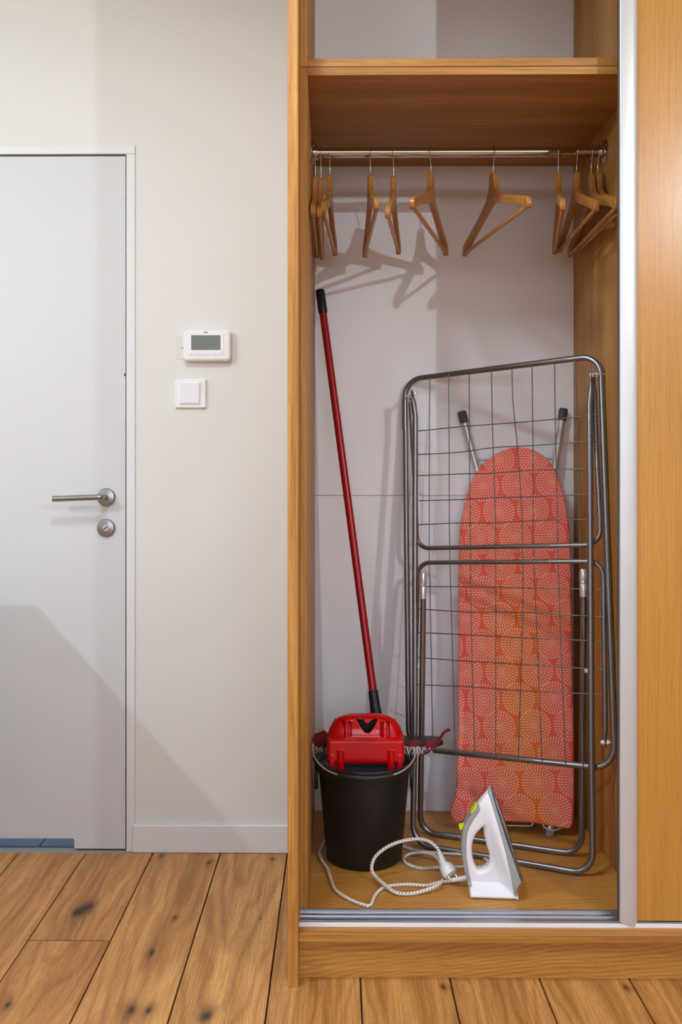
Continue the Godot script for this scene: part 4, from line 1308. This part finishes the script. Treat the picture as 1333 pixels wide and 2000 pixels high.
func iron() -> void:
	var t := thing("iron", "white steam iron standing on its heel with lime buttons", "iron", Vector3(0.3605, FLOOR_IN + 0.0035, -2.1929) )
	var turn := Transform3D(Basis(Vector3.UP, -deg_to_rad(4.0)), Vector3.ZERO)
	var out := [Vector2(-0.0062, 0.2452), Vector2(-0.0131, 0.2315), Vector2(-0.0235, 0.2179), Vector2(-0.0331, 0.2043), Vector2(-0.0391, 0.1932), Vector2(-0.0495, 0.1788), Vector2(-0.0570, 0.1681), Vector2(-0.0650, 0.1531), Vector2(-0.0696, 0.1331), Vector2(-0.0711, 0.1059), Vector2(-0.0696, 0.0836), Vector2(-0.0657, 0.0541), Vector2(-0.0609, 0.0352), Vector2(-0.0567, 0.0179), Vector2(-0.0555, 0.0144), Vector2(-0.0553, -0.0030), Vector2(0.0553, -0.0030), Vector2(0.0550, 0.0022), Vector2(0.0509, 0.0083), Vector2(0.0496, 0.0177), Vector2(0.0524, 0.0284), Vector2(0.0590, 0.0388), Vector2(0.0579, 0.0467), Vector2(0.0346, 0.1119), Vector2(0.0082, 0.1935)]
	var hole := [Vector2(-0.0217, 0.1503), Vector2(-0.0309, 0.1419), Vector2(-0.0391, 0.1321), Vector2(-0.0453, 0.1195), Vector2(-0.0488, 0.1012), Vector2(-0.0480, 0.0863), Vector2(-0.0450, 0.0687), Vector2(-0.0398, 0.0559), Vector2(-0.0339, 0.0488), Vector2(-0.0257, 0.0489), Vector2(-0.0153, 0.0543), Vector2(-0.0094, 0.0632), Vector2(-0.0072, 0.0790), Vector2(-0.0094, 0.0907), Vector2(-0.0153, 0.1078), Vector2(-0.0190, 0.1238), Vector2(-0.0210, 0.1370)]
	var skirt := [Vector2(-0.0062, 0.2452), Vector2(-0.0124, 0.2279), Vector2(0.0053, 0.1709), Vector2(0.0244, 0.1019), Vector2(0.0441, 0.0080), Vector2(0.0509, 0.0083), Vector2(0.0496, 0.0177), Vector2(0.0524, 0.0284), Vector2(0.0596, 0.0388), Vector2(0.0584, 0.0467), Vector2(0.0350, 0.1119), Vector2(0.0086, 0.1935)]
	var sole := [Vector2(-0.0059, 0.2475), Vector2(-0.0028, 0.2429), Vector2(0.0100, 0.2099), Vector2(0.0308, 0.1528), Vector2(0.0625, 0.0487), Vector2(0.0614, 0.0445), Vector2(0.0580, 0.0450), Vector2(0.0340, 0.1163), Vector2(0.0070, 0.1979)]
	var grip := [Vector2(-0.0331, 0.2035), Vector2(-0.0391, 0.1932), Vector2(-0.0495, 0.1788), Vector2(-0.0585, 0.1681), Vector2(-0.0667, 0.1531), Vector2(-0.0719, 0.1330), Vector2(-0.0737, 0.1059), Vector2(-0.0719, 0.0836), Vector2(-0.0677, 0.0541), Vector2(-0.0629, 0.0352), Vector2(-0.0577, 0.0172), Vector2(-0.0473, 0.0162), Vector2(-0.0540, 0.0438), Vector2(-0.0597, 0.0775), Vector2(-0.0607, 0.1073), Vector2(-0.0585, 0.1345), Vector2(-0.0532, 0.1500), Vector2(-0.0428, 0.1690), Vector2(-0.0331, 0.1819), Vector2(-0.0287, 0.1920)]
	for p in [
		["body", iron_part(out, hole, 0.0, 0.010, 0.0022), M.iron_white, ""],
		["skirt", iron_part(skirt, [], 0.0010, 0.003, 0.0020), M.iron_grey, "grey skirt"],
		["soleplate", iron_part(sole, [], 0.0022, 0.002, 0.0018), M.iron_sole, "dark metal soleplate"],
		["handle_back", iron_part(grip, [], 0.0012, 0.004, 0.0020), M.iron_grey, "grey back of the handle"],
		["steam_button", iron_part([Vector2(-0.0391, 0.2005), Vector2(-0.0320, 0.1954), Vector2(-0.0336, 0.1848), Vector2(-0.0443, 0.1741), Vector2(-0.0522, 0.1793), Vector2(-0.0497, 0.1850)], [], 0.0, 0.002, 0.0016, 0.0125), M.lime, "lime steam button"],
		["steam_slider", iron_part([Vector2(-0.0794, 0.1487), Vector2(-0.0650, 0.1543), Vector2(-0.0620, 0.1443), Vector2(-0.0757, 0.1364)], [], 0.0, 0.002, 0.0016, 0.0070), M.lime, "lime steam slider"],
	]:
		var part := obj(p[0], p[1], p[2], t, p[3])
		part.transform = turn
	var o := -t.position
	# braided cord: out of the heel, round the bucket, back under the iron and up in a loop to the plug
	var path := [Vector3(0.3040, 0.1440, -2.2120), Vector3(0.2860, 0.1370, -2.2190), Vector3(0.2683, 0.1325, -2.2210), Vector3(0.2403, 0.1245, -2.2308), Vector3(0.2108, 0.1245, -2.2128), Vector3(0.1684, 0.1245, -2.2174), Vector3(0.1282, 0.1245, -2.2114), Vector3(0.1029, 0.1245, -2.1937), Vector3(0.0865, 0.1245, -2.1614), Vector3(0.0766, 0.1245, -2.1185), Vector3(0.0698, 0.1245, -2.1068), Vector3(0.0554, 0.1245, -2.1138), Vector3(0.0265, 0.1245, -2.1396), Vector3(-0.0032, 0.1245, -2.1845), Vector3(-0.0157, 0.1245, -2.2445), Vector3(-0.0241, 0.1245, -2.3040), Vector3(-0.0353, 0.1245, -2.3408), Vector3(-0.0420, 0.1245, -2.3700), Vector3(-0.0450, 0.1245, -2.4200), Vector3(-0.0200, 0.1245, -2.5000), Vector3(0.0700, 0.1245, -2.5200), Vector3(0.1628, 0.1245, -2.4507), Vector3(0.1900, 0.1245, -2.4266), Vector3(0.2169, 0.1245, -2.4138), Vector3(0.2494, 0.1245, -2.4047), Vector3(0.2819, 0.1245, -2.3985), Vector3(0.3113, 0.1245, -2.3954), Vector3(0.3438, 0.1245, -2.3926), Vector3(0.3698, 0.1245, -2.3703), Vector3(0.3713, 0.1245, -2.3385), Vector3(0.3521, 0.1245, -2.3188), Vector3(0.3292, 0.1245, -2.3148), Vector3(0.3040, 0.1245, -2.3176), Vector3(0.2716, 0.1245, -2.3143), Vector3(0.2396, 0.1245, -2.3132), Vector3(0.2074, 0.1245, -2.3106), Vector3(0.1887, 0.1245, -2.3166), Vector3(0.1725, 0.1245, -2.3352), Vector3(0.1657, 0.1245, -2.3621), Vector3(0.1748, 0.1245, -2.3882), Vector3(0.1946, 0.1305, -2.3890), Vector3(0.2198, 0.1365, -2.3759), Vector3(0.2411, 0.1365, -2.3597), Vector3(0.2519, 0.1305, -2.3386), Vector3(0.2547, 0.1245, -2.2912), Vector3(0.2505, 0.1275, -2.2397), Vector3(0.2298, 0.1335, -2.1901), Vector3(0.1952, 0.1275, -2.1746), Vector3(0.1616, 0.1245, -2.1675), Vector3(0.1318, 0.1275, -2.1699), Vector3(0.1083, 0.1345, -2.1960), Vector3(0.0908, 0.1373, -2.2300), Vector3(0.0813, 0.1505, -2.2440), Vector3(0.0902, 0.1734, -2.2550), Vector3(0.1155, 0.1925, -2.2620), Vector3(0.1508, 0.2026, -2.2750), Vector3(0.1920, 0.2074, -2.2800), Vector3(0.2199, 0.2041, -2.2750), Vector3(0.2377, 0.1933, -2.2650), Vector3(0.2443, 0.1838, -2.2600)]
	var pts := []
	for p in smooth(path, 6):
		pts.append(p + o)
	var b := MB.new()
	tube(b, pts, 0.0040, 10)
	obj("cord", b.mesh(), M.cord, t, "white braided cord with dark flecks")
	# ribbed cord guard at the heel
	b = MB.new()
	var g0 := Vector3(0.3060, 0.1445, -2.2110) + o
	var g1 := Vector3(0.2640, 0.1320, -2.2225) + o
	var rr := []
	var gp := []
	for k in 29:
		gp.append(g0.lerp(g1, k / 28.0))
		rr.append(lerpf(0.0068, 0.0052, k / 28.0) - (0.0014 if k % 4 > 1 else 0.0))
	tube(b, gp, rr, 12)
	obj("cord_guard", b.mesh(), M.white_plastic, t)
	# plug: ribbed sleeve, flat body, two pins
	b = MB.new()
	var p0 := Vector3(0.2434, 0.1844, -2.2600) + o
	var p1 := Vector3(0.2533, 0.1606, -2.2440) + o
	var p2 := Vector3(0.2680, 0.1450, -2.2240) + o
	gp = []
	rr = []
	for k in 25:
		gp.append(p0.lerp(p1, k / 24.0))
		rr.append(lerpf(0.0060, 0.0110, k / 24.0) - (0.0012 if k % 4 > 1 else 0.0))
	tube(b, gp, rr, 14)
	tube(b, [p1, p1.lerp(p2, 0.15), p1.lerp(p2, 0.4), p1.lerp(p2, 0.7), p1.lerp(p2, 0.93), p2], [0.0110, 0.0150, 0.0178, 0.0185, 0.0178, 0.0150], 18)
	obj("plug", b.mesh(), M.white_plastic, t, "white mains plug")
	var d := (p2 - p1).normalized()
	var sd := d.cross(Vector3(0.2, 0.7, 0.7)).normalized()
	for s in [-1.0, 1.0]:
		b = MB.new()
		tube(b, [p2 + sd * 0.0092 * s - d * 0.003, p2 + sd * 0.0092 * s + d * 0.013], 0.0023, 10)
		obj("plug_pin", b.mesh(), M.bracket, t)

# ---------------------------------------------------------------- hangers
func hangers() -> void:
	var labels := [
		"wooden hanger pushed hard against the left wardrobe side, first on the rail",
		"wooden hanger second from the left wardrobe side, edge on",
		"wooden hanger third from the left wardrobe side, slightly turned",
		"wooden hanger fourth from the left, hanging alone and edge on",
		"wooden hanger fifth from the left, thin triangle left of the rail's middle",
		"wooden hanger near the rail's middle, front shoulder swung left",
		"wooden hanger hanging alone right of middle, front shoulder swung right",
		"wooden hanger turned edge on, first of the right-hand cluster",
		"wooden hanger with full shoulder showing, second of the right-hand cluster",
		"wooden hanger third of the right-hand cluster, shoulder reaching the aluminium edge",
		"wooden hanger closest to the right wardrobe side, half hidden behind another",
	]
	var spots := [[-0.0565, 0.0, 0.0, -0.006], [-0.0420, 0.0, 0.0, -0.010], [-0.0194, -3.5, 0.0, 0.0], [0.0836, 2.0, 1.6, 0.0], [0.1425, -7.0, -2.0, -0.002], [0.2380, -17.0, 2.0, 0.004], [0.3950, 12.5, 2.2, 0.003], [0.5610, -10.5, 0.5, 0.004], [0.6070, -2.0, -0.8, 0.006], [0.6440, 0.5, 1.5, 0.0], [0.6605, 1.0, 1.0, 0.003]]
	# prototype
	var up := [Vector2(0.0, 0.004), Vector2(0.009, 0.003), Vector2(0.0135, -0.003), Vector2(0.0165, -0.022), Vector2(0.023, -0.040), Vector2(0.040, -0.057), Vector2(0.075, -0.074), Vector2(0.120, -0.091), Vector2(0.158, -0.1045), Vector2(0.1605, -0.1085), Vector2(0.164, -0.1065), Vector2(0.190, -0.1160), Vector2(0.206, -0.1225), Vector2(0.2135, -0.1270), Vector2(0.217, -0.1335), Vector2(0.2165, -0.1490), Vector2(0.2120, -0.1520), Vector2(0.195, -0.1425), Vector2(0.150, -0.1240), Vector2(0.105, -0.1080), Vector2(0.062, -0.0930), Vector2(0.030, -0.0820), Vector2(0.0, -0.0730)]
	var out := []
	for p in up:
		out.append(p)
	for i in range(up.size() - 2, 0, -1):
		out.append(Vector2(-up[i].x, up[i].y))
	var yoke := MB.new()
	plate(yoke, out, -0.0062, 0.0062, 0.0022, 3, Transform3D(), true)
	for i in yoke.p.size():      # shoulders thicken towards their ends; grain runs along the arms
		yoke.uv[i] = Vector2(yoke.p[i].y + 0.52 * absf(yoke.p[i].x) + yoke.p[i].z, yoke.p[i].x + 0.2)
		yoke.p[i].z *= 1.0 + 0.08 * smoothstep(0.12, 0.21, absf(yoke.p[i].x))
	var bar := MB.new()
	tube(bar, [Vector3(-0.209, -0.1440, 0), Vector3(0.209, -0.1440, 0)], 0.0052, 10)
	for i in bar.uv.size():
		bar.uv[i] = Vector2(bar.uv[i].x * 0.03, bar.uv[i].y)
	# hook: over the rail from behind, down the front, back to the middle of the neck
	var hook := []
	var c := Vector3(0, 0.0, 0)
	for k in 15:
		var an := deg_to_rad(205.0 - 250.0 * k / 14.0)
		hook.append(Vector3(0.0158 * cos(an), 0.0158 * sin(an), 0))
	hook.append(Vector3(0.0045, -0.0260, 0))
	hook.append(Vector3(0.0008, -0.0345, 0))
	hook.append(Vector3(0.0, -0.0420, 0))
	hook.append(Vector3(0.0, -0.0640, 0))
	var wire := MB.new()
	tube(wire, hook, 0.0016, 8)
	for i in spots.size():
		var s: Array = spots[i]
		var t := thing("clothes_hanger", labels[i], "hanger", Vector3(s[0], ROD_Y - 0.0015, ROD_Z), "wooden clothes hangers on the rail")
		t.rotation = Vector3(0, deg_to_rad(s[1] - 90.0), deg_to_rad(s[2]))
		obj("hook", wire.mesh(), M.wire, t, "chrome hook")
		var y := obj("shoulder", yoke.mesh(), M.hanger, t)
		y.position = Vector3(0, -0.0600 + s[3], 0)
		var r := obj("trouser_bar", bar.mesh(), M.hanger, t)
		r.position = Vector3(0, -0.0600 + s[3], 0)

# ---------------------------------------------------------------- wall fittings
func thermostat() -> void:
	var c := Vector3(-0.3735, 1.4565, WALL_Z + 0.0012)
	var t := thing("thermostat", "white wall thermostat with a grey screen above the light switch", "thermostat", c)
	var b := MB.new()
	plate(b, rrect(0.1375, 0.0887, 0.012), 0.0, 0.0225, 0.008, 5)
	obj("housing", b.mesh(), M.white_plastic, t)
	b = MB.new()
	plate(b, rrect(0.1010, 0.0622, 0.004), 0.020, 0.0238, 0.0012, 2, Transform3D(Basis(), Vector3(-0.0026, 0.0030, 0)))
	obj("bezel", b.mesh(), M.iron_white, t)
	b = MB.new()
	plate(b, rrect(0.0842, 0.0424, 0.001, 2), 0.023, 0.0243, 0.0003, 1, Transform3D(Basis(), Vector3(-0.0028, 0.0080, 0)))
	obj("screen", b.mesh(), M.screen, t, "grey liquid crystal screen")
	b = MB.new()
	for q in [[-0.030, 0.0025, 0.005, 0.0012], [-0.022, 0.0025, 0.005, 0.0012], [-0.010, 0.009, 0.004, 0.0012], [0.000, 0.006, 0.0014, 0.010], [0.004, 0.002, 0.004, 0.0012], [0.006, 0.006, 0.0014, 0.010], [0.016, 0.0035, 0.003, 0.0012]]:
		board(b, Vector3(q[0] - q[2] / 2, q[1] - q[3] / 2, 0.0242), Vector3(q[0] + q[2] / 2, q[1] + q[3] / 2, 0.0245), 0, 0.0)
	obj("digits", b.mesh(), M.screen_ink, t)
	for k in 6:
		b = MB.new()
		var x := -0.0430 + 0.0161 * k
		plate(b, rrect(0.0085, 0.0056, 0.0026, 4), 0.0235, 0.0250, 0.0012, 2, Transform3D(Basis(), Vector3(x, -0.0225, 0)))
		obj("button", b.mesh(), M.white_plastic, t)
	b = MB.new()
	for k in 4:
		board(b, Vector3(-0.0085 + 0.0028 * k, 0.0362, 0.0223), Vector3(-0.0063 + 0.0028 * k, 0.0392, 0.0229), 0, 0.0)
	obj("print_mark", b.mesh(), M.print, t, "tiny illegible dark print")

func light_switch() -> void:
	var c := Vector3(-0.4230, 1.3206, WALL_Z)
	var t := thing("light_switch", "square white rocker light switch below the thermostat", "light switch", c)
	var b := MB.new()
	plate(b, rrect(0.0890, 0.0830, 0.003), 0.0, 0.0085, 0.0028, 3)
	obj("frame", b.mesh(), M.white_plastic, t)
	b = MB.new()
	plate(b, rrect(0.0665, 0.0655, 0.002), 0.0065, 0.0093, 0.0010, 2, Transform3D(Basis(), Vector3(-0.0015, 0.0008, 0)))
	obj("inner_frame", b.mesh(), M.white_plastic, t)
	b = MB.new()
	plate(b, rrect(0.0560, 0.0600, 0.002), 0.0, 0.0065, 0.0014, 3, Transform3D(Basis(Vector3.RIGHT, 0.06), Vector3(-0.0015, 0.0008, 0.0080)))
	obj("rocker", b.mesh(), M.iron_white, t)
